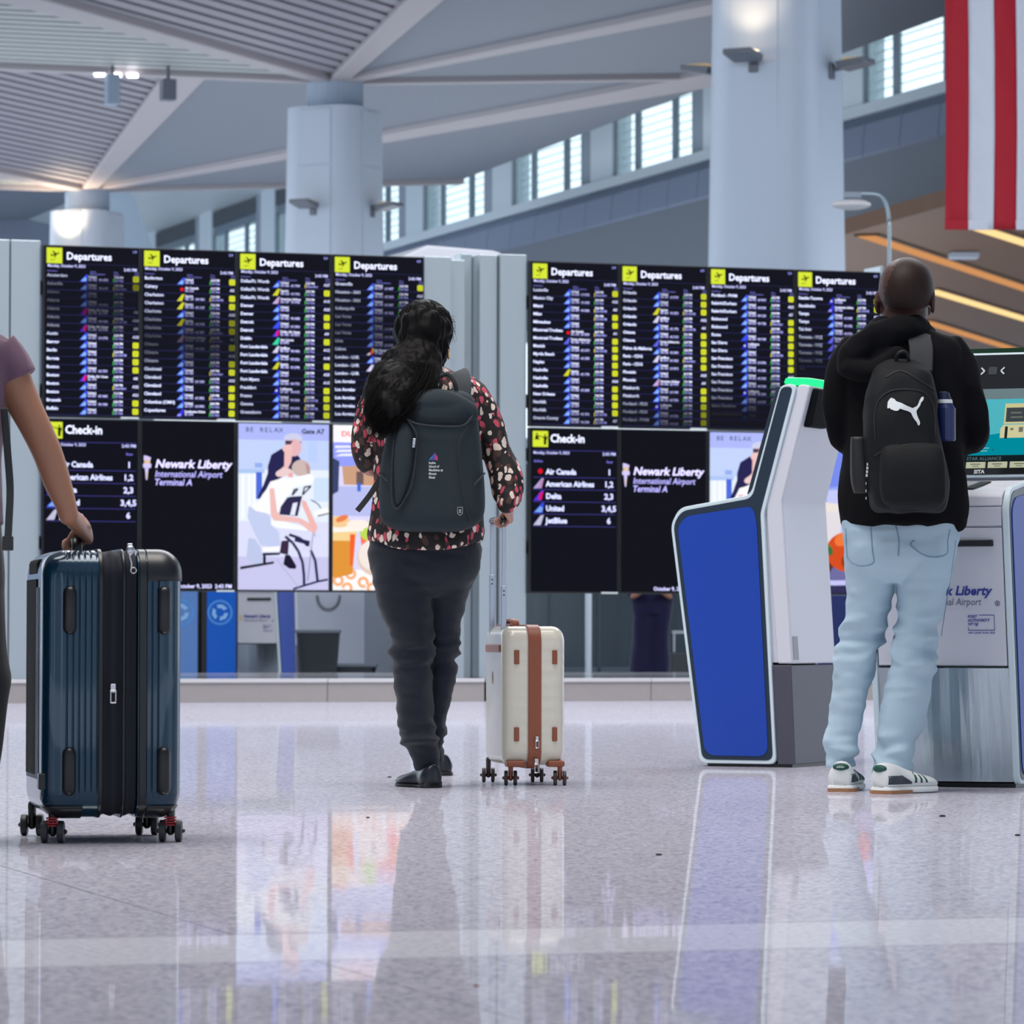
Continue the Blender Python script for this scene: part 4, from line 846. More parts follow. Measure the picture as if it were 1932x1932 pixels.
        p.rect(kx, .185, kx + .10, .258, E((206, 200, 150), .9)); p.lv = 4; p.rect(kx + .006, .192, kx + .094, .243, E((66, 74, 80), .8)); p.rect(kx + .022, .222, kx + .06, .227, BAR); p.rect(kx + .022, .206, kx + .066, .211, BAR)
        p.lv = 3; p.poly([(kx - .010, .135), (kx + .104, .135), (kx + .104, .165), (kx + .096, .182), (kx + .0, .182), (kx - .010, .168)], E((210, 206, 160), .9)); p.lv = 4; p.rect(kx + .006, .132, kx + .016, .176, E((40, 44, 46), .8)); p.rect(kx + .025, .162, kx + .036, .17, BAR); p.rect(kx + .055, .155, kx + .07, .173, BAR)
        p.lv = 3; [p.rect(W - .22, .088 + i * .01, W - .175 + i * .006, .091 + i * .01, E((150, 200, 200), .8)) for i in range(2)]; p.disc(W - .155, .092, .003, .003, E((40, 90, 110), .8))
        p.rect(u0, .052, u1, .071, E((20, 34, 40), .8)); p.text('STAR ALLIANCE', W - .245, .056, .012, E((96, 116, 116), .8), .01)
        for i in range(6):
            x = u0 + .004 + i * .077; p.rect(x, .028, x + .068, .050, E((196, 200, 170), .8)); p.lv = 4; p.rect(x + .015, .040, x + .05, .044, BAR); p.rect(x + .022, .033, x + .045, .036, BAR); p.lv = 3
        p.text('SITA', W - .215, .009, .013, mat('ink_white', S(200, 204, 206), .4), .035)
        p.lv = 3; CH = mat('ink_white', S(200, 204, 206), .4)
        for cx, sg in ((W - .215, 1), (W - .145, -1)): p.line([(cx - .006 * sg, .389), (cx + .006 * sg, .377), (cx - .006 * sg, .365)], .005, CH)
        p.poly([(W - .193, .364), (W - .167, .364), (W - .165, .368), (W - .165, .388), (W - .169, .392), (W - .191, .392), (W - .195, .388), (W - .195, .368)], mat('sensor_dark', S(40, 46, 52), .3))
        p.build('screen_picture', t, lambda a, b, c: sc(a, b - .0152, c))
    else: slabs('screen_housing', .012, W - .012, .0, SL - .006, -.006, .008, K_N)
    return t
N1 = G(1464, 1448)
K1 = kiosk(N1, math.radians(-25), 'blue-sided check-in kiosk with green light on top, left of the man in jeans', .50, True, True)
N2 = G(1909, 1487) + Vector((math.cos(math.radians(66)), math.sin(math.radians(66)), 0)) * .315 + Vector((.025, 0, 0))
K2 = kiosk(N2, math.radians(66), 'white-fronted check-in kiosk with teal screen, right of the man in jeans', .50)
# a third kiosk and waste bins seen under the left screen bank
N3 = P(560, 1300, 38.8); N3.z = 0.0
K3 = kiosk(Vector((N3.x, N3.y, 0)), math.radians(66), 'distant check-in kiosk visible below the massage advert screen', .50)
K4 = kiosk(Vector((P(810, 1300, 40).x, 40, 0)), math.radians(80), 'distant white check-in kiosk half hidden behind the walking woman', .50)
def recyc(px, d, w, h, lab, face):
    t = thing('recycling_bin', lab, 'bin', Vector((P(px, 1250, d).x, d, 0)), math.radians(8), 'recycling bins')
    obj('body', bx((0, 0, .06), (w, .5, h)), BLACK, t, bevel=.02); obj('foot', bx((.03, .03, 0), (w - .03, .47, .06)), BLACK, t)
    obj('blue_front', bx((.06, -.012, .12), (w - .02, .0, h - .1)), face, t)
    p = Print(); p.lv = 2; m = mat('ink_pale2', S(130, 180, 226), .5); cx, cz = w * .52, h * .62; p.ring(cx, cz, w * .28, w * .33, mat('ink_pale3', S(70, 140, 214), .5)); 
    for k in range(3):
        a = 2.1 * k + .5
        pts = [(cx + w * (.17 + .05 * s) * math.cos(a + q), cz + w * (.17 + .05 * s) * math.sin(a + q)) for s, q in ((-1, 0), (-1, .8), (-1, 1.5), (1, 1.5), (1, .8), (1, 0))]; p.poly(pts, m)
    p.build('recycling_symbol', t, lambda a, b, c: (a, b - .0135, c)); return t
recyc(377, 37.3, .34, 1.1, 'blue recycling bin with a white loop symbol under the airport name screen', mat('bin_blue', S(0, 88, 190), .25))
recyc(300, 37.2, .36, 1.1, 'paler blue recycling bin at the far left, right beside the large suitcase', mat('bin_blue2', S(90, 130, 190), .2))
def wastebin(px, py, d, w, h, lab):
    t = thing('waste_basket', lab, 'bin', Vector((P(px, 1250, d).x, d, 0.0)), 0, 'black waste baskets')
    bm = bmesh.new(); hloft(bm, [(0, 0, 0, w * .40, w * .3), (0, 0, h, w * .5, w * .38)], 28, 1, 5); obj('body', bm, mat('basket', S(26, 32, 40), .5), t)
    obj('rim', bx((-w * .52, -w * .40, h - .0), (w * .52, w * .40, h + .03)), mat('basket_rim', S(90, 100, 110), .4), t, bevel=.008)
b1 = wastebin(600, 1250, 36.6, .38, .50, 'black waste basket with grey rim on the floor behind the plinth'); wastebin(668, 1250, 37.3, .40, .20, 'low black bin beside the tall waste basket')
t = thing('service_counter', 'pale grey check-in counter with slanted end seen under food advert', 'counter', Vector((P(556, 1250, 41).x, 41, 0)), 0)
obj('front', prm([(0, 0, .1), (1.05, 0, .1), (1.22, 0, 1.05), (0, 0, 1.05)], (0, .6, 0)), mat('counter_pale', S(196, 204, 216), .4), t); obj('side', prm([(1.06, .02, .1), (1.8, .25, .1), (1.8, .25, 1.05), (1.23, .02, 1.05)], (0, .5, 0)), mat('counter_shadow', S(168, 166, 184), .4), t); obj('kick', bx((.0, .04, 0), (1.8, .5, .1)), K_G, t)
bm = bmesh.new(); bmesh.ops.create_circle(bm, segments=24, radius=.1); bm.free()
bm = bmesh.new(); tube(bm, [(.33 + .11 * math.cos(a), -.02, .86 + .13 * math.sin(a)) for a in [math.pi + math.pi * k / 10 for k in range(11)]], [.012] * 11, 8, 1); obj('cable_loop', bm, LAMP, t)
# objects under the right bank: dark glazed front, steel post, a standing person's trousers, red bag
t = thing('glass_partition', 'dark glazed shop front seen below the right screen bank', 'partition', Vector((P(945, 1200, 52).x, 52, 0)), TH * .5)
gl = mat('dark_glass', S(34, 52, 62), .12, 0, .8, var=(1.2, .6, (3, 1, .3)))
for k in range(6): obj('pane', bx((k * .62 + .015, 0, .08), (k * .62 + .60, .02, 2.6)), gl, t); obj('mullion', bx((k * .62 - .02, -.02, 0), (k * .62 + .012, .05, 2.6)), mat('mullion_dk', S(70, 88, 98), .4, .5), t)
obj('base_rail', bx((0, -.02, 0), (3.72, .05, .08)), STEEL_DK, t)
t = thing('stanchion_post', 'pale steel post standing below the right check-in screen', 'post', Vector((P(1110, 1200, 41).x, 41, 0)))
bm = bmesh.new(); tube(bm, [(0, 0, .02), (0, 0, 1.0)], [.032, .032], 14, 1); obj('pole', bm, mat('post_pale', S(206, 220, 230), .3), t, smooth=True); bm = bmesh.new(); bmesh.ops.create_cone(bm, cap_ends=True, segments=28, radius1=.17, radius2=.13, depth=.04, matrix=Matrix.Translation((0, 0, .02))); obj('foot', bm, STEEL_DK, t)
t = thing('mobile_case', 'dark grey upright case behind the plinth near blue kiosk', 'case', Vector((P(1290, 1200, 41).x, 41, 0)))
obj('body', bx((-.13, 0, .03), (.25, .2, .32)), mat('case_dk', S(44, 50, 58), .5), t, bevel=.02); obj('handle', bx((-.1, .08, .32), (-.08, .1, .52)), STEEL, t); obj('handle', bx((.12, .08, .32), (.14, .1, .52)), STEEL, t); obj('grip', bx((-.11, .075, .5), (.15, .105, .53)), STEEL, t); obj('base', bx((-.12, .01, 0), (.24, .19, .03)), BLACK, t)
t = thing('queue_barrier', 'navy fabric-clad barrier seen between blue kiosk and jeans', 'barrier', Vector((P(1500, 1200, 38.5).x, 38.5, 0)), TH)
obj('panel', bx((0, 0, .19), (1.5, .06, .86)), mat('navy_panel', S(20, 38, 100), .6), t, bevel=.01); [obj('leg', bx((x, -.1, 0), (x + .05, .16, .19)), STEEL_DK, t) for x in (.02, .7, 1.42)]; obj('seam', bx((.74, -.004, .2), (.755, .0, .85)), mat('seam', S(50, 50, 80), .5), t)
t = thing('red_bag', 'dark red rounded bag hanging behind the blue kiosk', 'bag', P(1545, 1240, 39.07)); bm = bmesh.new(); hloft(bm, [(0, 0, -.02, .07, .05), (0, 0, .03, .115, .07), (0, 0, .2, .125, .08), (0, 0, .32, .11, .07), (0, 0, .38, .05, .03)], 28, 4, 2.6)
obj('bag_body', bm, mat('bag_red', S(140, 12, 26), .7), t, smooth=True); bm = bmesh.new(); tube(bm, [(-.05, 0, .36), (-.03, 0, .5), (.03, 0, .5), (.05, 0, .36)], [.008] * 4, 8, 4); obj('strap', bm, mat('bag_red', ()), t)
# ================================================================== suitcases
def shell(x0, x1, wy, z0, z1, r, rend0, rend1, disp=None, nx=60, nper=220, cen=0.0):
    """case half lofted along its thickness x; rounded-rectangle rings in y-z; rend = rounding radius at the two ends"""
    bm = bmesh.new(); xs = []
    for k in range(nx + 1): xs.append(x0 + (x1 - x0) * k / nx)
    if rend0: xs = [x0 + rend0 * (1 - math.cos(a)) for a in [math.pi / 2 * q / 7 for q in range(8)]] + [x for x in xs if x > x0 + rend0 + 1e-6]
    if rend1: xs = [x for x in xs if x < x1 - rend1 - 1e-6] + [x1 - rend1 * (1 - math.cos(a)) for a in [math.pi / 2 * q / 7 for q in range(7, -1, -1)]]
    hy, hz = wy / 2, (z1 - z0) / 2; cz = (z0 + z1) / 2; pr = None
    def rect(a, b, rr):
        pts = []; seg = []
        for (sx, sy, a0) in ((1, -1, -math.pi / 2), (1, 1, 0), (-1, 1, math.pi / 2), (-1, -1, math.pi)):
            for q in range(9): an = a0 + math.pi / 2 * q / 8; seg.append((sx * (a - rr) + rr * math.cos(an), sy * (b - rr) + rr * math.sin(an), math.cos(an), math.sin(an)))
        out = []
        for i in range(len(seg)):
            p, q = seg[i], seg[(i + 1) % len(seg)]; L = math.hypot(q[0] - p[0], q[1] - p[1]); n = max(1, int(L / .012))
            for j in range(n):
                f = j / n; nxv, nzv = p[2] * (1 - f) + q[2] * f, p[3] * (1 - f) + q[3] * f; m_ = math.hypot(nxv, nzv); out.append((p[0] * (1 - f) + q[0] * f, p[1] * (1 - f) + q[1] * f, nxv / m_, nzv / m_))
        return out
    base = rect(hy, hz, r)
    for x in xs:
        ins = 0.0
        if rend0 and x < x0 + rend0: ins = rend0 - math.sqrt(max(0, rend0 ** 2 - (x0 + rend0 - x) ** 2))
        if rend1 and x > x1 - rend1: ins = rend1 - math.sqrt(max(0, rend1 ** 2 - (x - x1 + rend1) ** 2))
        ring = []
        for y, z, ny, nz in base:
            d = -ins + (disp(x, y, z + cz, ny, nz) if disp else 0); ring.append(bm.verts.new((x, y + ny * d, cz + z + nz * d)))
        if pr:
            n = len(ring)
            for k in range(n): bm.faces.new((pr[k], pr[(k + 1) % n], ring[(k + 1) % n], ring[k]))
        else: bm.faces.new(ring[::-1])
        pr = ring
    bm.faces.new(pr); return bm
def caster(t, x, y, R, th, hub, m_w, m_f, top, spring=None, yaw=0.0):
    e = bpy.data.objects.new('caster', None); C.objects.link(e); e.parent = t; e.location = (x, y, 0); e.rotation_euler = (0, 0, yaw)
    for s in (-1, 1):
        bm = bmesh.new(); bmesh.ops.create_cone(bm, cap_ends=True, segments=32, radius1=R, radius2=R, depth=th, matrix=Matrix.Translation((s * (hub + th / 2), 0, R)) @ Matrix.Rotation(math.pi / 2, 4, 'Y')); obj('wheel', bm, m_w, e, bevel=.004)
    bm = bmesh.new(); tube(bm, [(-hub - th * 1.1, 0, R), (hub + th * 1.1, 0, R)], [.006, .006], 10, 1); obj('axle', bm, m_f, e)
    bm = bmesh.new(); tube(bm, [(0, 0, R * .9), (0, 0, R * 1.6), (0, -.004, top + .01)], [(hub * .85, R * .55), (hub * .9, R * .6), (hub * 1.0, R * .6)], 14, 3); obj('fork', bm, m_f, e, smooth=True)
    if spring:
        bm = bmesh.new()
        for k in range(4): tube(bm, [(0 + .0135 * math.cos(a), -R * .55 + .006 * math.sin(a) , top - .026 + k * .0062) for a in [2 * math.pi * q / 12 for q in range(13)]], [.0022] * 13, 6, 1, cap=False)
        obj('spring', bm, spring, e)
def ground_center(pts): 
    q = [G(*p) for p in pts]; return sum(q, Vector()) / len(q)
ca = math.radians(12)
c0 = ground_center([(101, 1591), (324, 1589), (62, 1577), (279, 1576)])
TEAL = mat('suitcase_teal', S(8, 50, 72), .2, .3, .5, coat=.45, bump=(1400, .15, .0004)); CLOTH = mat('zip_cloth', S(14, 18, 30), .85); RUB = mat('case_black', S(16, 19, 24), .35); WHL = mat('wheel_grey', S(46, 48, 52), .5)
t = thing('large_suitcase', 'large glossy dark teal ribbed suitcase held by its top handle', 'suitcase', c0, ca); BIG = t
zb, zt2, wy = .062, .712, .455
X0_, XA, XB, X1_ = -.170, -.028, .062, .172
def ribs(x, y, z, ny, nz):
    m = max(0.0, min(1, (z - zb - .05) / .02)) * max(0.0, min(1, (zt2 - .045 - z) / .02)) if abs(ny) > .7 else (1 if nz > .3 else 0)
    return -.0045 * m * max(0, math.cos((x + .17) * 2 * math.pi / .0148)) ** 3
obj('left_shell', shell(X0_, XA, wy, zb, zt2, .07, .055, 0, ribs, 150), TEAL, t, smooth=True)
obj('right_shell', shell(XB, X1_, wy, zb, zt2, .07, 0, .055, ribs, 130), TEAL, t, smooth=True)
obj('zip_gusset', shell(XA + .004, XB - .004, wy - .012, zb + .004, zt2 - .004, .066, 0, 0, lambda x, y, z, ny, nz: .003 * math.sin(x * 190 + 1.2) + .0016 * noise.noise(Vector((x * 40, y * 5, z * 5))), 26), CLOTH, t, smooth=True)
for x, w in ((XA - .006, .010), (XB + .003, .018), (.024, .006)): obj('rim', shell(x, x + w, wy + .004, zb - .002, zt2 + .003, .071, .002, .002, None, 3), RUB, t, smooth=True)
# vertical ribs on the large left face
for k in range(9): obj('face_rib', bx((X0_ - .003, -.14 + k * .035, zb + .09), (X0_ + .004, -.128 + k * .035, zt2 - .09)), TEAL, t, bevel=.003)
for x, y0 in ((-.105, -wy / 2), (.125, -wy / 2)):
    for z in (.565, .175):
        bm = bmesh.new(); tube(bm, [(x, y0 - .001, z - .042), (x, y0 - .001, z + .042)], [.017, .017], 12, 1); obj('side_stud', bm, RUB, t, smooth=True)
for sx, lo, hi in ((1, .085, .1745), (-1, -.1725, -.07)):
    for z0, z1 in (((zt2 - .075, zt2 + .004),) if sx > 0 else ()) + ((zb - .004, zb + .028),):
        full = shell(lo, hi, wy + .006, zb - .003, zt2 + .003, .072, .002 if sx > 0 else .056, .056 if sx > 0 else .002, None, 20)
        geom = full.verts[:] + full.edges[:] + full.faces[:]
        r = bmesh.ops.bisect_plane(full, geom=geom, plane_co=(0, 0, z0), plane_no=(0, 0, -1), clear_outer=True)
        r = bmesh.ops.bisect_plane(full, geom=full.verts[:] + full.edges[:] + full.faces[:], plane_co=(0, 0, z1), plane_no=(0, 0, 1), clear_outer=True)
        r = bmesh.ops.bisect_plane(full, geom=full.verts[:] + full.edges[:] + full.faces[:], plane_co=(0, -wy / 2 + .10, 0), plane_no=(0, 1, 0), clear_outer=True)
        o = obj('corner_guard', full, RUB, t, smooth=True); o.modifiers.new('s', 'SOLIDIFY').thickness = .004
bm = bmesh.new(); tube(bm, [(-.072, .10, zt2 - .01), (-.072, .082, zt2 + .026), (-.072, -.055, zt2 + .026), (-.072, -.075, zt2 - .01)], [(.013, .009)] * 4, 10, 5); obj('top_handle', bm, RUB, t, smooth=True)
RCS = mat('recess_black', S(8, 10, 13), .8, 0, .1); obj('trolley_recess', bx((X0_ - .003, -.09, zb + .10), (X0_ + .001, .16, zt2 - .07)), RCS, t, bevel=.001); obj('telescopic_grip', bx((X0_ - .001, -.09, zt2 - .066), (X0_ + .034, .13, zt2 - .02)), RCS, t, bevel=.012)
SIL = mat('zip_silver', S(200, 200, 204), .25, 1.0)
def zipper(t, x, y, z, k=1.0, chain=False):
    e = bpy.data.objects.new('zip_pull', None); C.objects.link(e); e.parent = t; e.location = (x, y, z)
    obj('slider', bx((-.006 * k, -.010, -.006 * k), (.006 * k, .0, .014 * k)), SIL, e, bevel=.002)
    bm = bmesh.new()
    if chain: tube(bm, [(0, -.012, 0), (-.002, -.014, -.015), (.003, -.014, -.034), (.002, -.014, -.05)], [.0022] * 4, 8, 4); tube(bm, [(.008 + .007 * math.cos(a), -.014, -.052 + .007 * math.sin(a)) for a in [2 * math.pi * q / 14 for q in range(15)]], [.0018] * 15, 6, 1, cap=False); blob(bm, (0, -.014, -.004), (.011, .008, .013), seg=12)
    else:
        for s in (-1, 1): tube(bm, [(s * .0055 * k, -.011, -.001 * k), (s * .0055 * k, -.011, -.028 * k)], [.0017] * 2, 8, 1)
        tube(bm, [(-.0055 * k, -.011, -.028 * k), (.0055 * k, -.011, -.028 * k)], [.0022] * 2, 8, 1); tube(bm, [(-.0055 * k, -.011, -.002 * k), (.0055 * k, -.011, -.002 * k)], [.003] * 2, 8, 1)
    obj('pull_tab', bm, SIL, e, smooth=True)
zipper(t, .000, -wy / 2 - .001, .372, 1.1); zipper(t, .041, -wy / 2 + .012, zt2 + .002, 1, True)
obj('lock', bx((X0_ - .006, -wy / 2 + .02, .13), (X0_ + .012, -wy / 2 + .06, .17)), RUB, t, bevel=.004)
RED = mat('spring_red', S(150, 24, 40), .4)
for i, (px, py) in enumerate(((101, 1591), (324, 1589), (62, 1577), (279, 1576))):
    g = G(px, py) - c0; x, y = g.x * math.cos(ca) + g.y * math.sin(ca), -g.x * math.sin(ca) + g.y * math.cos(ca)
    caster(t, x, y + .02, .027, .017, .011, WHL if i < 2 else mat('wheel_dark', S(26, 28, 32), .5), RUB, zb + .006, RED if i < 2 else None, -ca + .0)
# cream carry-on
ca = math.radians(11); c1 = ground_center([(965, 1482), (1058, 1482), (923, 1476), (1015, 1476)])
CREAM = mat('carry_on_cream', S(214, 208, 192), .22, 0, .5, coat=.4); BRN = mat('carry_on_tan', S(140, 76, 50), .45); BRD = mat('wheel_choc', S(52, 42, 42), .5)
t = thing('carry_on_suitcase', 'cream cabin suitcase with tan strap and raised trolley handle beside the woman', 'suitcase', c1, ca); CARRY = t
zb, zt3, wy = .068, .534, .34
def hr(x, y, z, ny, nz):
    m = 1 if abs(ny) > .75 else 0; k = (z - .09) / .0175; return -.0012 * m * (1 if abs(k - round(k)) < .13 else 0)
obj('left_shell', shell(-.108, -.022, wy, zb, zt3, .055, .035, 0, hr, 20), CREAM, t, smooth=True)
obj('right_shell', shell(.022, .108, wy, zb, zt3, .055, 0, .04, hr, 20), CREAM, t, smooth=True)
obj('tan_band', shell(-.022, .022, wy + .006, zb - .012, zt3 + .005, .058, .003, .003, None, 8), BRN, t, smooth=True)
obj('zip_line', shell(-.026, -.022, wy + .001, zb - .004, zt3 + .001, .055, 0, 0, None, 2), mat('seam_cream', S(176, 166, 156), .6), t)
for x in (-.062, .068):
    for z in (.43, .172): obj('side_bumper', bx((x - .0085, -wy / 2 - .006, z - .024), (x + .0085, -wy / 2 + .004, z + .024)), BRN, t, bevel=.003)
for lo, hi in ((-.062, -.018), (.022, .062)): pass
for x0, x1 in ((-.095, -.03), (.045, .104)): obj('bottom_guard', bx((x0, -wy / 2 - .004, zb - .006), (x1, -wy / 2 + .05, zb + .016)), BRN, t, bevel=.008)
obj('handle_socket', bx((-.114, -.125, zt3 - .088), (-.070, .125, zt3 - .062)), BRN, t, bevel=.004); obj('socket_back', bx((-.074, -.12, zt3 - .07), (-.066, .12, zt3 + .008)), BRN, t, bevel=.003)
bm = bmesh.new(); tube(bm, [(-.05, .06, zt3 - .004), (-.05, .045, zt3 + .016), (-.05, -.06, zt3 + .018), (-.05, -.08, zt3 - .003)], [(.016, .007)] * 4, 10, 5); obj('carry_handle', bm, BRN, t, smooth=True)
bm = bmesh.new(); blob(bm, (-.1085, .02, .36), (.002, .012, .022)); obj('badge', bm, mat('badge_bronze', S(130, 104, 84), .3, .8), t, smooth=True)
zipper(t, .006, -wy / 2 - .004, .152, .9); zipper(t, .004, -wy / 2 - .004, .075, 1.1)
h = bpy.data.objects.new('trolley_handle', None); C.objects.link(h); h.parent = t; AL = mat('tube_alu', S(178, 184, 198), .25, .7)
for y, x1 in ((-.09, -.092), (.09, -.098)):
    obj('pole', bx((x1 - .0095, y - .0075, zt3 - .08), (x1 + .0095, y + .0075, .71 - (.04 if y < 0 else 0))), AL, h, bevel=.003); obj('inner_pole', bx((x1 - .007, y - .006, .70 - (.04 if y < 0 else 0)), (x1 + .007, y + .006, .885)), AL, h, bevel=.002)
    for k in range(2): obj('lock_hole', bx((x1 - .0025, y - .0082, .69 - k * .014 - (.04 if y < 0 else 0)), (x1 + .0025, y - .0074, .695 - k * .014 - (.04 if y < 0 else 0))), BLACK, h)
bm = bmesh.new(); tube(bm, [(-.095, -.1, .893), (-.095, .1, .893)], [.012, .012], 12, 1); obj('grip', bm, RUB, h, smooth=True)
for px, py in ((965, 1482), (1058, 1482), (923, 1476), (1015, 1476)):
    g = G(px, py) - c1; x, y = g.x * math.cos(ca) + g.y * math.sin(ca), -g.x * math.sin(ca) + g.y * math.cos(ca)
    caster(t, x, y + .015, .025, .013, .009, BRD, BRN if py > 1480 else BRD, zb, None, -ca)
# ================================================================== people
HAIR_D = mat('hair_black', S(10, 8, 9), .6, 0, .12); SKIN_W = mat('skin_tan', S(176, 124, 104), .5, bump=(90, .15, .002)); SKIN_M = mat('skin_brown', S(66, 42, 37), .5, 0, .3, bump=(90, .15, .002)); SKIN_L = mat('skin_warm', S(158, 110, 86), .5, bump=(90, .15, .002))
def cloth(name, col, sc=700, st=.25): return _m[name] if name in _m else mat(name, S(*col), .85, 0, .3, bump=(sc, st, .0008), var=(14, .10), sheen=.15)
def prow(d, rows, dy=0.0):
    """pixel rows (y, left, right, half depth[, depth shift]) -> horizontal rings at distance d"""
    out = []
    for r in rows:
        a, b = P(r[1], r[0], d), P(r[2], r[0], d); m = (a + b) / 2; out.append((m.x, d + dy + (r[4] if len(r) > 4 else 0), m.z, (b.x - a.x) / 2, r[3]))
    return out
def PP(px, py, d, dy=0.0): return P(px, py, d + dy)
def finger(bm, pts, r0, r1, n=8): tube(bm, pts, [r0 + (r1 - r0) * i / (len(pts) - 1) for i in range(len(pts))], n, 3)
def head(bm, c, s, yaw, tilt=0.0):
    """c: centre of the skull; s: head height; face towards local -y, turned by yaw"""
    R = Matrix.Translation(c) @ Matrix.Rotation(yaw, 4, 'Z') @ Matrix.Rotation(tilt, 4, 'X'); k = s / .235
    def b(p, r): blob(bm, R @ Vector([q * k for q in p]), [q * k for q in r], R.to_3x3().to_4x4(), 24)
    b((0, .012, .025), (.078, .096, .092)); b((0, -.018, -.035), (.062, .074, .075)); b((0, -.045, -.082), (.035, .036, .030)); b((0, -.088, .005), (.048, .018, .012))
    b((0, -.100, -.022), (.012, .020, .022)); b((0, -.086, -.008), (.009, .016, .028)); b((0, -.080, -.058), (.024, .014, .007)); b((0, -.078, -.067), (.021, .014, .006))
    for sx in (-1, 1):
        b((sx * .029, -.074, .003), (.014, .012, .010)); b((sx * .045, -.062, -.025), (.022, .020, .018))
        for a in range(9):
            an = -1.9 + a * .47; b((sx * (.080 + .004 * math.cos(an)), .006 + .014 * math.cos(an), -.012 + .027 * math.sin(an)), (.0065, .0065, .0075))
        b((sx * .078, .004, -.012), (.006, .012, .022)); b((sx * .080, .0, -.038), (.006, .008, .009))
    return R, k
# ------------------------------------------------------------------ the walking woman
wd = 13.88
WO = thing('person', 'woman with long dark hair, spotted blouse and charcoal trousers walking beside cream suitcase', 'person', (P(800, 1400, wd).x, wd, 0))
def at(o, t): # keep world placement under an unrotated Empty
    o.matrix_parent_inverse = t.matrix_world.inverted() if False else Matrix.Translation(-t.location); return o
def grip_hand(bm, wrist, c, r_bar, axis, pdir, fdir, s=1.0, thumb=1):
    """closed hand: c = centre of the gripped bar, axis = along the bar (index to little), pdir = from bar to back of hand, fdir = side where fingertips come round"""
    axis, pdir, fdir = axis.normalized(), pdir.normalized(), fdir.normalized()
    kn = c + pdir * (r_bar + .018) * s + fdir * -.012
    tube(bm, [wrist, wrist.lerp(kn, .55), kn], [(.024 * s, .019 * s), (.034 * s, .017 * s), (.038 * s, .015 * s)], 16, 4, side=pdir)
    for i, (o, L, r) in enumerate(((.030, .95, .0092), (.0105, 1.05, .0094), (-.0095, 1.0, .0090), (-.028, .82, .0080))):
        o_ = c + axis * o * s; R = (r_bar + r) * s
        pts = [o_ + pdir * (R + .008) - fdir * .018 * L, o_ + pdir * (R + .006) + fdir * .004, o_ + pdir * R * .35 + fdir * (R + .004), o_ - pdir * R * .75 + fdir * R * .55, o_ - pdir * R * .95 - fdir * R * .25]
        finger(bm, pts, r * s * 1.05, r * s * .8)
    b = c + axis * .038 * s
    finger(bm, [wrist.lerp(b, .35) + axis * .010, b + pdir * (r_bar + .016) - fdir * .022 + axis * .006, b + axis * .004 - fdir * (r_bar + .010), b - pdir * (r_bar + .004) + fdir * .004 - axis * .010], .0115 * s, .009 * s)
# body (one continuous skin: head, neck, trunk, arms, hands, legs)
bm = bmesh.new()
hc = PP(801, 636, wd, -.0); head(bm, hc, .212, math.pi + .35, .1)
tube(bm, [PP(800, 668, wd, 0), PP(803, 700, wd, .0), PP(805, 730, wd, .01)], [.054, .056, .075], 18, 3)
hloft(bm, prow(wd, [(728, 770, 850, .06), (750, 725, 895, .085), (820, 722, 893, .10), (900, 730, 890, .095), (960, 715, 895, .11), (1040, 712, 893, .125), (1085, 722, 885, .115)]), 32)
armR = [PP(888, 742, wd, .0), PP(915, 790, wd, .0), PP(934, 840, wd, .01), PP(951, 895, wd, .0), PP(954, 914, wd, -.010), PP(951, 936, wd, -.050)]
tube(bm, armR, [.040, .040, .036, .030, .025, .023], 16)
tube(bm, [PP(740, 742, wd), PP(704, 790, wd), PP(690, 845, wd), PP(700, 880, wd, .03), PP(735, 868, wd, .14), PP(765, 850, wd, .22)], [.042, .044, .038, .034, .028, .023], 16)
gripc = Vector((0, 0, 0)); 
bar = [CARRY.location + Vector((math.cos(math.radians(11)) * -.095 - math.sin(math.radians(11)) * y, math.sin(math.radians(11)) * -.095 + math.cos(math.radians(11)) * y, .893)) for y in (-.1, .1)]
axis = (bar[0] - bar[1]).normalized(); gc = bar[0].lerp(bar[1], .20)
wrist = armR[-1]
grip_hand(bm, wrist + Vector((0, 0, -.005)), gc, .012, axis, Vector((.85, -.35, .25)), Vector((-.1, 0, -1)), .95)
# relaxed left hand in front of the body
lw = PP(765, 850, wd, .22); tube(bm, [lw, lw + Vector((.05, .03, .01))], [(.022, .018), (.034, .015)], 14, 3)
for i in range(4): finger(bm, [lw + Vector((.06, .03, .025 - .016 * i)), lw + Vector((.09, .045, .025 - .017 * i)), lw + Vector((.10, .035, .015 - .017 * i)), lw + Vector((.085, .02, .012 - .016 * i))], .009, .0075)
finger(bm, [lw + Vector((.02, .02, .03)), lw + Vector((.045, .015, .05)), lw + Vector((.07, .01, .045))], .011, .009)
# legs inside the trousers
for pts in ([(770, 1080), (783, 1200), (790, 1300), (800, 1420), (803, 1462)], [(850, 1080), (835, 1200), (829, 1300), (821, 1385), (817, 1445)]): tube(bm, [PP(x, y, wd, .0 if pts[0][0] < 800 else .10) for x, y in pts], [.05, .038, .032, .020, .018], 14)
o = fuse('body', bm, .0045, SKIN_W, None, 4); o.parent = WO; at(o, WO)
def part(o, t=None): o.parent = t or WO; at(o, t or WO); return o
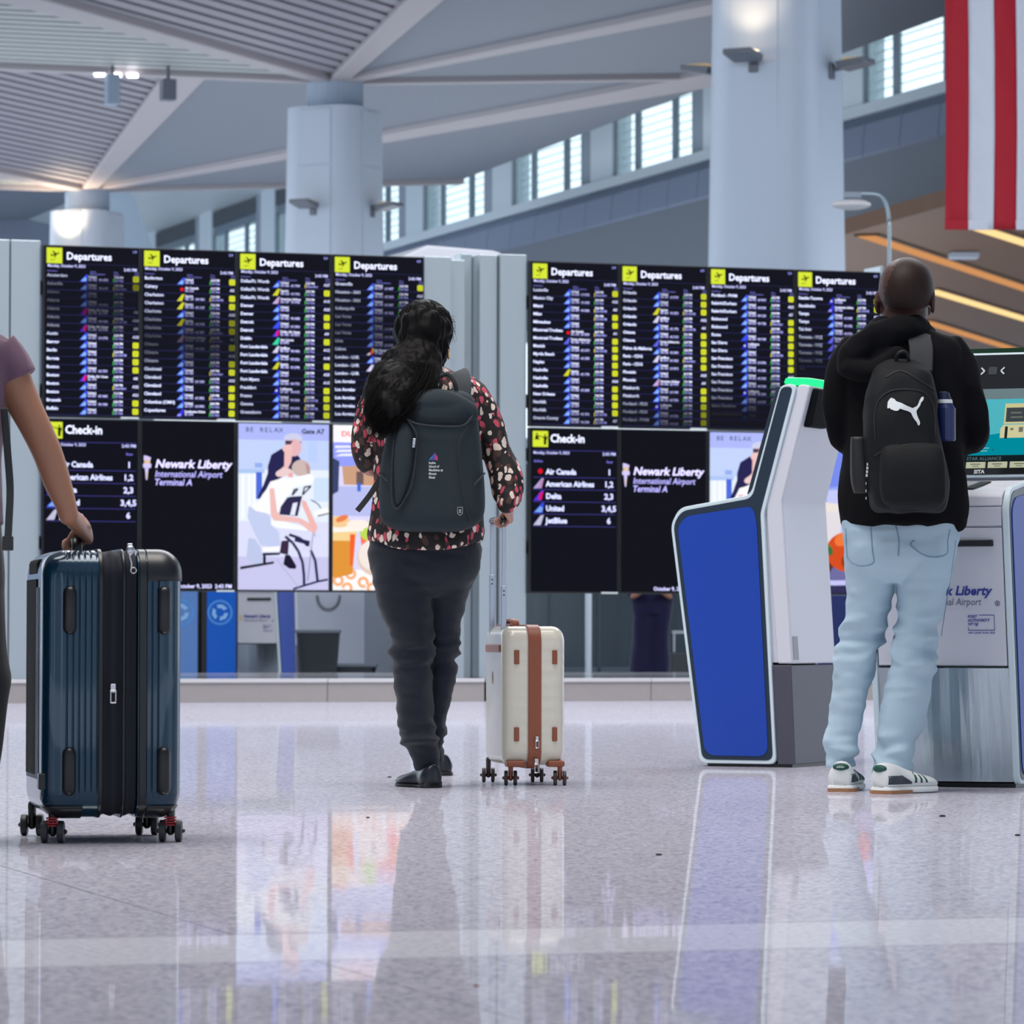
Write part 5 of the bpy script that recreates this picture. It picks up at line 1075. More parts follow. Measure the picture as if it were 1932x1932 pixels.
# blouse
def spots(name):
    m = bpy.data.materials.new(name); m.use_nodes = True; nt = m.node_tree; b = nt.nodes['Principled BSDF']; N = nt.nodes.new; L = nt.links.new
    tc = N('ShaderNodeTexCoord'); nz = N('ShaderNodeTexNoise'); nz.inputs['Scale'].default_value = 30; L(tc.outputs['Object'], nz.inputs['Vector'])
    add = N('ShaderNodeMixRGB'); add.blend_type = 'LINEAR_LIGHT'; add.inputs[0].default_value = .014; L(tc.outputs['Object'], add.inputs[1]); L(nz.outputs['Color'], add.inputs[2])
    cur = add.outputs[0]; col = None
    base = N('ShaderNodeRGB'); base.outputs[0].default_value = (*S(24, 18, 22), 1); col = base.outputs[0]
    for sc, c, th, rx, off in ((40, S(74, 50, 44), .42, .8, 3.1), (46, S(198, 76, 96), .40, .5, 7.7), (44, S(232, 214, 200), .40, 1.1, 1.3)):
        mp = N('ShaderNodeMapping'); mp.inputs['Scale'].default_value = (1, 1, .62); mp.inputs['Rotation'].default_value = (0, rx, 0); mp.inputs['Location'].default_value = (off, off, off); L(cur, mp.inputs[0])
        v = N('ShaderNodeTexVoronoi'); v.inputs['Scale'].default_value = sc; v.inputs['Randomness'].default_value = .75; L(mp.outputs[0], v.inputs['Vector'])
        r = N('ShaderNodeMath'); r.operation = 'LESS_THAN'; r.inputs[1].default_value = th; L(v.outputs['Distance'], r.inputs[0])
        sp = N('ShaderNodeSeparateColor'); L(v.outputs['Color'], sp.inputs[0]); g = N('ShaderNodeMath'); g.operation = 'GREATER_THAN'; g.inputs[1].default_value = .42; L(sp.outputs[0], g.inputs[0])
        mu = N('ShaderNodeMath'); mu.operation = 'MULTIPLY'; L(r.outputs[0], mu.inputs[0]); L(g.outputs[0], mu.inputs[1])
        mx = N('ShaderNodeMix'); mx.data_type = 'RGBA'; L(mu.outputs[0], mx.inputs[0]); L(col, mx.inputs[6]); mx.inputs[7].default_value = (*c, 1); col = mx.outputs[2]
    L(col, b.inputs['Base Color']); b.inputs['Roughness'].default_value = .75; return m
SPOT = spots('spotted_fabric')
bm = bmesh.new()
zc = P(800, 1030, wd).z; xc = P(805, 1030, wd).x
def hem(v):
    if v.z < zc + .06: v.z += 1.0 * (v.x - xc) ** 2 * max(0, min(1, (zc + .06 - v.z) / .06))
    return v
hloft(bm, prow(wd, [(690, 780, 836, .05), (704, 766, 858, .07), (716, 735, 892, .09), (734, 712, 912, .105), (765, 703, 915, .115), (820, 703, 908, .12), (880, 706, 905, .12), (930, 702, 908, .125), (975, 697, 913, .135), (1015, 693, 917, .145), (1038, 694, 914, .15), (1041, 699, 909, .145)]), 48, 4, 2.3, hem)
tube(bm, [PP(884, 738, wd), PP(908, 765, wd), PP(922, 800, wd), PP(935, 845, wd, .005), PP(952, 890, wd), PP(957, 925, wd, -.02), PP(958, 942, wd, -.045), PP(955, 950, wd, -.055)], [.050, .051, .049, .050, .059, .054, .040, .031], 20)
tube(bm, [PP(738, 738, wd), PP(708, 762, wd), PP(697, 800, wd), PP(691, 845, wd), PP(697, 871, wd, .03), PP(728, 868, wd, .12), PP(757, 854, wd, .19)], [.048, .051, .052, .050, .045, .046, .034], 20)
o = fuse('blouse', bm, .0055, SPOT, None, 5, fold(9, .009, (1, 1, .55), 2)); part(o)
# trousers
TR = cloth('trousers_charcoal', (28, 33, 44)); bm = bmesh.new()
hloft(bm, prow(wd, [(1005, 703, 906, .13), (1040, 695, 908, .14), (1070, 697, 903, .14), (1090, 703, 896, .125), (1110, 716, 882, .09), (1125, 735, 862, .05)]), 40, 4, 2.2)
hloft(bm, prow(wd, [(1045, 706, 808, .12), (1075, 700, 814, .128), (1120, 709, 815, .115), (1180, 727, 816, .10), (1215, 739, 815, .095), (1242, 741, 814, .09), (1296, 744, 814, .092), (1344, 751, 816, .09), (1385, 757, 820, .085), (1410, 766, 824, .075), (1422, 773, 826, .062), (1444, 781, 826, .05), (1452, 783, 825, .045)]), 30, 4, 2.2)
hloft(bm, prow(wd, [(1045, 802, 896, .12, .01), (1075, 798, 900, .125, .02), (1108, 806, 889, .115, .05), (1161, 806, 872, .10, .08), (1210, 806, 862, .09, .10), (1237, 806, 860, .085, .10), (1269, 806, 858, .085, .10), (1323, 806, 850, .08, .10), (1363, 808, 842, .07, .10), (1412, 806, 834, .055, .10), (1440, 804, 838, .045, .11)]), 26, 4, 2.2)
def legfold(p):
    z = P(800, 1225, wd).z; k = math.exp(-((p.z - z) / .07) ** 2) + .8 * math.exp(-((p.z - .16) / .05) ** 2) + .15
    q = Vector((p.x * 6 + p.z * 4, p.y * 5, p.z * 19)); return (k * .018 + .003) * ((1 - abs(noise.noise(q)) * 2.3) * .6 + .6 * noise.noise(q * 2.2)) + fold(7, .006, (1, 1, .5), 4)(p)
o = fuse('trousers', bm, .0055, TR, None, 5, legfold); part(o)
# flat shoes
def shoe(heel, toe, w, h, up_h, name, m, sole_m, ph=.0, cuff=1.0, sole_t=.012, puff=0.0):
    """heel, toe ground points; returns upper bmesh + sole bmesh in world coordinates"""
    d = toe - heel; L = d.length; d.normalize(); s = Vector((-d.y, d.x, 0)); out = []
    prof = [(0.0, .46, up_h * .80), (.03, .70, up_h), (.14, .82, up_h * 1.02), (.28, .72, up_h * .94), (.42, .80, up_h * .78), (.58, .97, up_h * .62), (.74, 1.0, up_h * .50), (.88, .86, up_h * .42), (.965, .55, up_h * .32), (1.0, .20, up_h * .20)]
    def mk(k, z0, zk):
        bm = bmesh.new(); pr = None
        for t, ww, hh in cr(prof, 3):
            c = heel + d * (L * t); hw = w / 2 * ww * k; ht = (hh if zk is None else zk) + z0; rg = []
            for q in range(20):
                a = 2 * math.pi * q / 20; z = math.sin(a); x = math.copysign(abs(math.cos(a)) ** (.75 if z > 0 or zk is not None else .22), math.cos(a))
                zz = z0 + (ht - z0) * (.42 + .58 * z if z > 0 else .42 + .42 * z) if zk is None else z0 + zk * (.5 + .5 * math.copysign(abs(z) ** .4, z))
                rg.append(bm.verts.new(c + s * (hw * x * (1 - .28 * max(0, z) if zk is None else 1)) + Vector((0, 0, zz))))
            if pr:
                for q in range(20): bm.faces.new((pr[q], pr[(q + 1) % 20], rg[(q + 1) % 20], rg[q]))
            else: bm.faces.new(rg[::-1])
            pr = rg
        bm.faces.new(pr); return bm
    return mk(1.0, sole_t * .8, None), mk(1.06, 0.0, sole_t)
LEA = mat('shoe_leather', S(24, 28, 38), .28, 0, .5); SOL = mat('shoe_sole', S(18, 18, 22), .5)
for hx, tx, dy, nm in (((820, 1487), (757, 1478), 0, 'near'), ((836, 1464), (822, 1455), .0, 'far')):
    h_ = G(*hx); t_ = G(*tx) if nm == 'near' else h_ + Vector((-.02, .23, 0)); 
    if nm == 'near': t_ = h_ + Vector((-.115, .195, 0))
    u, sl = shoe(h_, t_, .088, .06, .068, nm, LEA, SOL)
    s_ = thing('flat_shoe', '', 'shoe') if False else bpy.data.objects.new('shoe', None); 
    if s_.name not in C.objects: C.objects.link(s_)
    s_.location = h_; s_.parent = WO; s_.location = h_ - WO.location
    a = obj('upper', u, LEA, s_, smooth=True); a.matrix_parent_inverse = Matrix.Translation(-h_); b = obj('sole', sl, SOL, s_, smooth=True); b.matrix_parent_inverse = Matrix.Translation(-h_)
    bm = bmesh.new(); d_ = (t_ - h_).normalized(); n_2 = Vector((-d_.y, d_.x, 0)); box(bm, h_ + d_ * .03 + Z * .012, (.06, .06, .022), Matrix.Rotation(math.atan2(d_.y, d_.x), 4, 'Z')); c_ = obj('heel', bm, SOL, s_, bevel=.004); c_.matrix_parent_inverse = Matrix.Translation(-h_)
# hair: gathered mass plus loose strands
bm = bmesh.new()
blob(bm, PP(800, 623, wd, .005), (.097, .125, .102), seg=28); blob(bm, PP(806, 655, wd, -.01), (.074, .09, .085), seg=24); blob(bm, PP(786, 672, wd, -.05), (.062, .07, .085), seg=24)
tube(bm, [PP(794, 655, wd, -.07), PP(783, 695, wd, -.13), PP(762, 728, wd, -.21), PP(738, 768, wd, -.27), PP(724, 806, wd, -.26)], [(.066, .05), (.086, .05), (.094, .05), (.060, .045), (.026, .024)], 22, 5)
tube(bm, [PP(770, 668, wd, -.06), PP(738, 702, wd, -.09), PP(714, 738, wd, -.10), PP(706, 775, wd, -.11), PP(712, 806, wd, -.11)], [(.05, .04), (.055, .04), (.045, .04), (.034, .03), (.018, .02)], 18, 5)
o = fuse('hair', bm, .0055, HAIR_D, None, 5, lambda p: .006 * noise.noise(Vector((p.x * 70, p.y * 70, p.z * 12))) + .009 * noise.noise(p * 24)); part(o); hair_o = o
rr = random.Random(5); cu = bpy.data.curves.new('loose_strands', 'CURVE'); cu.dimensions = '3D'; cu.bevel_depth = .0007; cu.bevel_resolution = 0
def strand(pts, n=10):
    q = cr(pts, 4); sp = cu.splines.new('POLY'); sp.points.add(len(q) - 1)
    for i, v in enumerate(q): sp.points[i].co = (*v, 1); sp.points[i].radius = 1 - .75 * i / len(q)
for k in range(1500):
    f = rr.random(); s = rr.gauss(0, 1)
    a = PP(795 + rr.uniform(-40, 42), 640 + rr.uniform(-40, 30), wd, -.10); b = PP(786 + s * 16, 690 + rr.uniform(-8, 8), wd, -.17 - rr.random() * .02)
    c = PP(755 + s * 24 + rr.uniform(-6, 6), 735, wd, -.26 - rr.random() * .02); d = PP(727 + s * 17 + rr.uniform(-8, 8), 785 + rr.uniform(-12, 12), wd, -.30); e = PP(720 + s * 13 + rr.uniform(-12, 12), 815 + rr.uniform(-35, 14), wd, -.29)
    w = lambda v, m=.006: Vector(v) + Vector((rr.uniform(-m, m), rr.uniform(-m, m), rr.uniform(-m, m)))
    ph = rr.uniform(0, 6.28); am = rr.uniform(.003, .011); ctl = [tuple(w(b)), tuple(w(c, .009)), tuple(w(d, .009)), tuple(w(e, .012))]; cc_ = cr(ctl, 4)
    strand([tuple(Vector(v) + Vector((am * math.sin(ph + i * .9), am * .6 * math.cos(ph + i * .9), 0))) for i, v in enumerate(cc_)])
for k in range(700):                              # fuzzy outline on the left and a few flyaways at right
    y = rr.uniform(660, 800); x = 752 - (y - 655) * .42 if y < 760 else 708; a = PP(x + rr.uniform(-4, 22), y, wd, -.10); strand([tuple(a), tuple(a + Vector((rr.uniform(-.02, .004), 0, rr.uniform(-.03, .0)))), tuple(a + Vector((rr.uniform(-.03, .008), rr.uniform(-.01, .01), rr.uniform(-.055, -.02))))])
for k in range(60):
    a = PP(846 + rr.uniform(-8, 6), rr.uniform(600, 640), wd, -.02); strand([tuple(a), tuple(a + Vector((.012, 0, .0 + rr.uniform(-.01, .01)))), tuple(a + Vector((rr.uniform(.0, .026), 0, rr.uniform(-.03, .01))))])
for k in range(260):                              # combed strands over the skull
    th = rr.uniform(0, 2 * math.pi); c0_ = PP(800, 622, wd, .012); pts = []
    ph0 = rr.uniform(.1, .9)
    for j in range(6):
        ph = ph0 + j * .28; v = Vector((.097 * math.sin(ph) * math.cos(th), .125 * math.sin(ph) * math.sin(th), .102 * math.cos(ph)))
        pts.append(tuple(c0_ + v))
    if math.sin(th) < .2: strand(pts)
cu.materials.append(HAIR_D); o = bpy.data.objects.new('loose_strands', cu); C.objects.link(o); o.parent = hair_o; o.matrix_parent_inverse = Matrix.Identity(4); at(o, WO); o['kind'] = 'stuff'
o.matrix_parent_inverse = Matrix.Identity(4)
bm = bmesh.new(); e_ = PP(846, 660, wd, -.06); tube(bm, [e_, e_ + Vector((.001, 0, -.018))], [.0022, .003], 8, 1); blob(bm, e_ + Vector((.001, 0, -.024)), (.004, .004, .008), seg=8); part(obj('earring', bm, mat('gold', S(210, 160, 110), .3, 1), None, smooth=True))
# ------------------------------------------------------------------ her backpack
BPM = mat('backpack_slate', S(38, 48, 54), .85, 0, .3, bump=(500, .3, .0008), var=(5, .08)); BPD = mat('backpack_dark', S(30, 38, 44), .8)
bd = wd - .20
BP = thing('backpack', 'dark slate roll-lid backpack with small pink and blue mountain print worn by the woman', 'backpack', (P(808, 900, bd).x, bd, P(808, 900, bd).z))
def bpart(o): return part(o, BP)
bm = bmesh.new()
hloft(bm, prow(bd, [(736, 775, 868, .03, .03), (746, 754, 888, .055, .02), (770, 742, 899, .075, .01), (820, 729, 905, .088), (880, 719, 912, .095), (930, 715, 915, .10), (965, 716, 914, .10), (985, 722, 905, .095), (998, 740, 885, .08), (1003, 765, 862, .055)]), 48, 4, 2.7)
o = fuse('main_compartment', bm, .005, BPM, None, 6, lambda p: .004 * noise.noise(p * 9)); bpart(o)
bm = bmesh.new(); tube(bm, [PP(768, 765, bd, -.035), PP(800, 760, bd, -.052), PP(840, 762, bd, -.052), PP(880, 778, bd, -.035)], [(.040, .045), (.044, .047), (.046, .047), (.040, .040)], 24, 5)
hloft(bm, prow(bd, [(752, 775, 862, .04, -.02), (765, 760, 890, .065, -.03), (790, 766, 888, .07, -.03), (800, 780, 878, .06, -.03)]), 36, 4, 2.6)
o = fuse('roll_lid', bm, .0045, BPM, None, 6); bpart(o)
bm = bmesh.new()
tube(bm, [PP(757, 780, bd, -.075), PP(775, 795, bd, -.105), PP(800, 802, bd, -.112), (PP(845, 805, bd, -.112)), PP(876, 802, bd, -.10), PP(893, 782, bd, -.06)], [.0035] * 6, 8, 5); bpart(obj('lid_seam', bm, BPD, None, smooth=True))
bm = bmesh.new()   # left zip welt and side panels: raised piping
tube(bm, [PP(770, 792, bd, -.100), PP(783, 812, bd, -.1085), PP(787, 826, bd, -.108), PP(784, 870, bd, -.108), PP(777, 915, bd, -.108), PP(766, 938, bd, -.106), PP(751, 960, bd, -.102), PP(741, 950, bd, -.10), PP(739, 900, bd, -.094), PP(744, 830, bd, -.088), PP(752, 795, bd, -.080)], [.004] * 11, 8, 5); bpart(obj('pocket_welt', bm, BPD, None, smooth=True))
bm = bmesh.new(); hloft(bm, prow(bd, [(800, 757, 772, .01, -.088), (830, 748, 783, .018, -.09), (880, 744, 781, .02, -.092), (930, 746, 768, .016, -.096), (953, 748, 756, .008, -.098)]), 20, 4); bpart(obj('side_pocket', bm, BPM, None, smooth=True))
bm = bmesh.new(); tube(bm, [PP(884, 805, bd, -.085), PP(872, 822, bd, -.100), PP(866, 850, bd, -.106), PP(878, 950, bd, -.104), PP(890, 985, bd, -.08)], [.003] * 5, 8, 5); bpart(obj('right_seam', bm, BPD, None, smooth=True))
for x0, x1 in (((716, 893), (730, 908)), ((914, 893), (895, 915))):
    bm = bmesh.new(); tube(bm, [PP(x0[0], x0[1], bd, -.02), PP((x0[0] + x1[0]) / 2, (x0[1] + x1[1]) / 2, bd, -.07), PP(x1[0], x1[1], bd, -.092)], [.0035] * 3, 8, 4); bpart(obj('side_strap', bm, BPD, None, smooth=True))
e_ = PP(781, 838, bd, -.116); bm = bmesh.new(); box(bm, e_ + Vector((0, 0, .004)), (.010, .006, .030), Matrix.Rotation(.1, 4, 'Y')); box(bm, e_ + Vector((0, -.004, -.004)), (.005, .004, .014)); bpart(obj('zip_pull', bm, SIL, None, bevel=.002))
def shoulder_strap(pts, w, th, m, name='shoulder_strap', t=None):
    bm = bmesh.new(); q = [Vector(v[:3]) for v in cr([tuple(p) for p in pts], 5)]; side = None; pr = None
    for i, p in enumerate(q):
        tt = (q[min(i + 1, len(q) - 1)] - q[max(i - 1, 0)]).normalized(); nx_ = Vector((0, -1, .3)); s = tt.cross(nx_).normalized(); n2 = s.cross(tt)
        rg = [bm.verts.new(p + s * a * w / 2 + n2 * b * th / 2) for a, b in ((-1, -1), (1, -1), (1, 1), (-1, 1))]
        if pr:
            for j in range(4): bm.faces.new((pr[j], pr[(j + 1) % 4], rg[(j + 1) % 4], rg[j]))
        else: bm.faces.new(rg[::-1])
        pr = rg
    bm.faces.new(pr); return obj(name, bm, m, None, bevel=.004)
bpart(shoulder_strap([PP(868, 752, bd, .03), PP(872, 728, bd, .06), PP(868, 706, bd, .14), PP(862, 704, bd, .22)], .062, .014, BPD)); bpart(shoulder_strap([PP(750, 752, bd, .03), PP(748, 728, bd, .06), PP(752, 708, bd, .14), PP(760, 706, bd, .22)], .062, .014, BPD))
bm = bmesh.new(); tube(bm, [PP(822, 738, bd, .0), PP(826, 714, bd, -.01), PP(845, 706, bd, .0), PP(858, 722, bd, -.005), PP(862, 742, bd, .0)], [(.007, .004)] * 5, 8, 5); bpart(obj('carry_loop', bm, BPD, None, smooth=True))
bm = bmesh.new(); a, b = PP(716, 905, bd, .05), PP(674, 964, bd, .02); bpart(shoulder_strap([a, a.lerp(b, .5) + Vector((.004, 0, 0)), b], .019, .003, BLACK, 'hanging_strap')); bm.free()
def surf_print(name, draw, org, t, k, tilt=0.0):
    p = Print(step=.0002); draw(p); me = p.build(name, None, lambda x, y, z: (org.x + x * k, org.y + y - tilt * z * k, org.z + z * k)); return part(me, t)
sil = mat('print_silver', S(206, 212, 214), .5)
def logo(p):
    for i, c in enumerate(((52, 130, 180), (58, 90, 170), (90, 80, 170), (170, 60, 150), (220, 60, 130))):
        m = mat('print_%d' % i, S(*c), .5); x = i * .0062; p.poly([(x, 0), (x + .0045, 0), (.012 + i * .003 + .003, .010 + .014 * (1 - abs(i - 2) / 3.0)), (.012 + i * .003, .010 + .014 * (1 - abs(i - 2) / 3.0))], m)
    for i, w in enumerate(('Icahn', 'School of', 'Medicine at', 'Mount', 'Sinai')): p.text(w, 0, -.0125 - i * .0118, .0078, sil, .03, 0, (.022, .034, .046, .025, .020)[i])
bpart(surf_print('school_print', logo, PP(809, 868, bd, -.119), BP, 1.0, .05))
def zlogo(p): p.line([(-.008, .014), (.008, .014), (.008, -.006), (0, -.013), (-.008, -.006), (-.008, .014)], .0009, sil); p.text('Z', 0, -.003, .009, sil, .02, align='C')
bpart(surf_print('shield_mark', zlogo, PP(868, 965, bd, -.112), BP, 1.0))
# ------------------------------------------------------------------ the man in jeans
md = 13.58
MO = thing('person', 'man with shaved head, black hoodie and pale jeans standing at the kiosk', 'person', (P(1700, 1400, md).x, md, 0))
bm = bmesh.new(); mh = PP(1709, 560, md, .0); head(bm, mh + Vector((0, 0, -.005)), .262, math.pi - .25, .12)
tube(bm, [PP(1704, 585, md, .0), PP(1703, 612, md, -.005), PP(1702, 650, md, .0)], [(.068, .064), (.072, .068), (.085, .08)], 20, 3)
hloft(bm, prow(md, [(640, 1660, 1760, .07), (660, 1618, 1795, .09), (720, 1610, 1800, .11), (820, 1622, 1788, .11), (900, 1620, 1788, .11), (1000, 1612, 1792, .115), (1060, 1625, 1785, .11)]), 32)
mr = [PP(1797, 670, md), PP(1822, 730, md, .0), PP(1838, 790, md, .02), PP(1838, 820, md, .06), PP(1800, 830, md, .20), PP(1785, 828, md, .29)]; ml = [PP(1607, 670, md), PP(1588, 730, md), PP(1590, 790, md, .02), PP(1600, 825, md, .06), PP(1640, 840, md, .20), PP(1655, 838, md, .29)]
for A_ in (mr, ml): tube(bm, A_, [.05, .048, .044, .042, .034, .027], 16)
for A_, sg in ((mr, -1), (ml, 1)):
    w_ = A_[-1]; tube(bm, [w_, w_ + Vector((sg * .02, .055, .0))], [(.026, .020), (.040, .016)], 14, 3)
    for i in range(4): finger(bm, [w_ + Vector((sg * .02 + (i - 1.5) * .019, .08, .004)), w_ + Vector((sg * .022 + (i - 1.5) * .020, .115, .004)), w_ + Vector((sg * .024 + (i - 1.5) * .020, .135 + .006 * (i % 2), -.012))], .010, .0082)
    finger(bm, [w_ + Vector((sg * .04, .03, .0)), w_ + Vector((sg * .062, .065, .006)), w_ + Vector((sg * .058, .092, -.002))], .012, .009)
for pts, dy in (([(1650, 1060), (1640, 1180), (1618, 1290), (1596, 1410), (1590, 1460)], .10), ([(1745, 1060), (1735, 1180), (1716, 1290), (1692, 1410), (1690, 1462)], 0)): tube(bm, [PP(x, y, md, dy) for x, y in pts], [.06, .045, .038, .028, .024], 14)
o = fuse('body', bm, .0048, SKIN_M, None, 4); part(o, MO)
o = None; bm = bmesh.new(); blob(bm, mh + Vector((.003, -.012, .022)), (.0892, .110, .1055), Matrix.Rotation(-.25, 4, 'Z'), seg=32); r = bmesh.ops.bisect_plane(bm, geom=bm.verts[:] + bm.edges[:] + bm.faces[:], plane_co=mh + Vector((0, -.06, -.035)), plane_no=Vector((0, .55, -1)), clear_outer=True)
part(obj('cropped_hair', bm, mat('stubble', S(38, 25, 22), .55, 0, .2, bump=(400, .5, .001), var=(30, .3)), None, smooth=True), MO)
BLK = mat('hoodie_black', S(13, 13, 17), .95, 0, .15, bump=(600, .3, .0008), var=(10, .12)); bm = bmesh.new()
zc2 = P(1700, 990, md).z
hloft(bm, prow(md, [(612, 1668, 1750, .075), (628, 1645, 1775, .09), (645, 1612, 1805, .11), (668, 1594, 1820, .125), (720, 1590, 1822, .135), (790, 1592, 1820, .14), (857, 1590, 1820, .14), (913, 1584, 1823, .145), (955, 1582, 1827, .15), (985, 1588, 1822, .15), (993, 1592, 1817, .145)]), 48, 4, 2.4)
blob(bm, PP(1805, 985, md, -.02), (.030, .08, .035))
tube(bm, [PP(1610, 668, md), PP(1590, 700, md), PP(1585, 745, md, .0), PP(1590, 795, md, .02), PP(1604, 828, md, .06), PP(1642, 842, md, .2), PP(1655, 840, md, .27)], [.060, .060, .057, .056, .056, .050, .042], 20)
tube(bm, [PP(1795, 668, md), PP(1816, 700, md), PP(1826, 745, md, .0), PP(1836, 790, md, .01), PP(1835, 818, md, .05), PP(1805, 832, md, .2), PP(1788, 830, md, .27)], [.058, .060, .062, .062, .060, .052, .042], 20)
o = fuse('hoodie', bm, .006, BLK, None, 5, fold(7, .014, (1, 1, .7), 9)); part(o, MO)
bm = bmesh.new()
tube(bm, [PP(1738, 618, md, -.03), PP(1712, 622, md, -.08), PP(1672, 632, md, -.10), PP(1632, 652, md, -.11), PP(1603, 680, md, -.10), PP(1612, 697, md, -.12), PP(1650, 698, md, -.15), PP(1692, 672, md, -.14)], [(.035, .03), (.05, .045), (.055, .05), (.05, .05), (.045, .045), (.045, .04), (.04, .04), (.03, .03)], 20, 5)
tube(bm, [PP(1655, 622, md, .05), PP(1660, 616, md, -.02), PP(1690, 622, md, -.085), PP(1730, 622, md, -.06), PP(1750, 626, md, .03)], [.028, .034, .036, .030, .026], 16, 5)
blob(bm, PP(1655, 668, md, -.09), (.105, .06, .055), Matrix.Rotation(.45, 4, 'Y'))
o = fuse('hood', bm, .005, BLK, None, 6, fold(10, .010, (1, 1, 1), 3)); part(o, MO)
# jeans
JN = mat('jeans_pale', S(170, 193, 208), .85, 0, .2, bump=(800, .3, .0006), var=(7, .10, (1, 1, .5))); JS = mat('jeans_seam', S(120, 150, 176), .8)
bm = bmesh.new()
hloft(bm, prow(md, [(970, 1588, 1815, .125), (1000, 1590, 1811, .13), (1040, 1595, 1803, .135), (1062, 1598, 1798, .125), (1080, 1606, 1790, .10), (1100, 1625, 1770, .06)]), 40, 4, 2.3)
hloft(bm, prow(md, [(1010, 1602, 1690, .11, .0), (1045, 1596, 1697, .122, .01), (1106, 1600, 1690, .11, .05), (1148, 1601, 1684, .105, .07), (1185, 1592, 1677, .10, .08), (1208, 1594, 1672, .095, .09), (1228, 1583, 1667, .10, .09), (1262, 1578, 1657, .095, .1), (1301, 1576, 1648, .09, .1), (1345, 1571, 1636, .085, .1), (1380, 1566, 1629, .08, .1), (1412, 1555, 1626, .085, .1), (1434, 1558, 1622, .07, .1), (1448, 1562, 1620, .062, .1)]), 28, 4, 2.2)
hloft(bm, prow(md, [(1010, 1698, 1800, .115), (1045, 1690, 1803, .128), (1106, 1693, 1789, .115), (1148, 1692, 1779, .11), (1190, 1688, 1770, .10), (1232, 1680, 1763, .10), (1262, 1676, 1765, .095), (1300, 1669, 1756, .09), (1345, 1660, 1746, .088), (1385, 1656, 1735, .082), (1422, 1652, 1718, .085), (1446, 1646, 1720, .078), (1460, 1648, 1716, .07)]), 28, 4, 2.2)
zk = P(1600, 1215, md).z; zf = P(1600, 1420, md).z
def jf(p):
    k = 1.0 * math.exp(-((p.z - zk) / .10) ** 2) + 1.0 * math.exp(-((p.z - zf) / .06) ** 2) + .12
    q = Vector((p.x * 5 - p.z * 4, p.y * 5, p.z * 15)); n_ = noise.noise(q); return (k * .016 + .003) * ((1 - abs(n_) * 2.4) * .8 + .6 * noise.noise(q * 2.3) - .3) + fold(6, .008, (1, 1, .45), 5)(p)
o = fuse('jeans', bm, .0055, JN, None, 4, jf); part(o, MO); jeans_o = o
from mathutils.bvhtree import BVHTree
def on_surface(ob, px, py, off=.0025):           # first hit of the ray through a pixel on an already built surface
    me = ob.data; M = Matrix.Translation(Vector((0, 0, 0)))
    if not hasattr(on_surface, 'c'): on_surface.c = {}
    if ob.name not in on_surface.c: on_surface.c[ob.name] = BVHTree.FromPolygons([v.co[:] for v in me.vertices], [p.vertices[:] for p in me.polygons])
    d = ray(px, py).normalized(); h = on_surface.c[ob.name].ray_cast(CAM, d)
    return (h[0] - d * off) if h[0] is not None else P(px, py, md)
def stitch(pts, name, m, r=.0022, ob=None, t=None):
    q = cr([(x, y, 0) for x, y in pts], 6); bm = bmesh.new(); tube(bm, [on_surface(ob or jeans_o, v[0], v[1], .0005) for v in q], [r] * len(q), 6, 1); return part(obj(name, bm, m, None, smooth=True), t or MO)
for pts in ([(1596, 998), (1598, 1040), (1602, 1056), (1622, 1068), (1648, 1062), (1646, 1040), (1643, 996)], [(1724, 1020), (1719, 1030), (1750, 1050), (1785, 1046), (1788, 1020), (1792, 1000)]): stitch(pts, 'pocket_seam', JS)
stitch([(1690, 992), (1696, 1020), (1695, 1048)], 'yoke_seam', JS); stitch([(1803, 1020), (1795, 1080), (1785, 1140), (1776, 1200)], 'side_seam', JS, .0016)
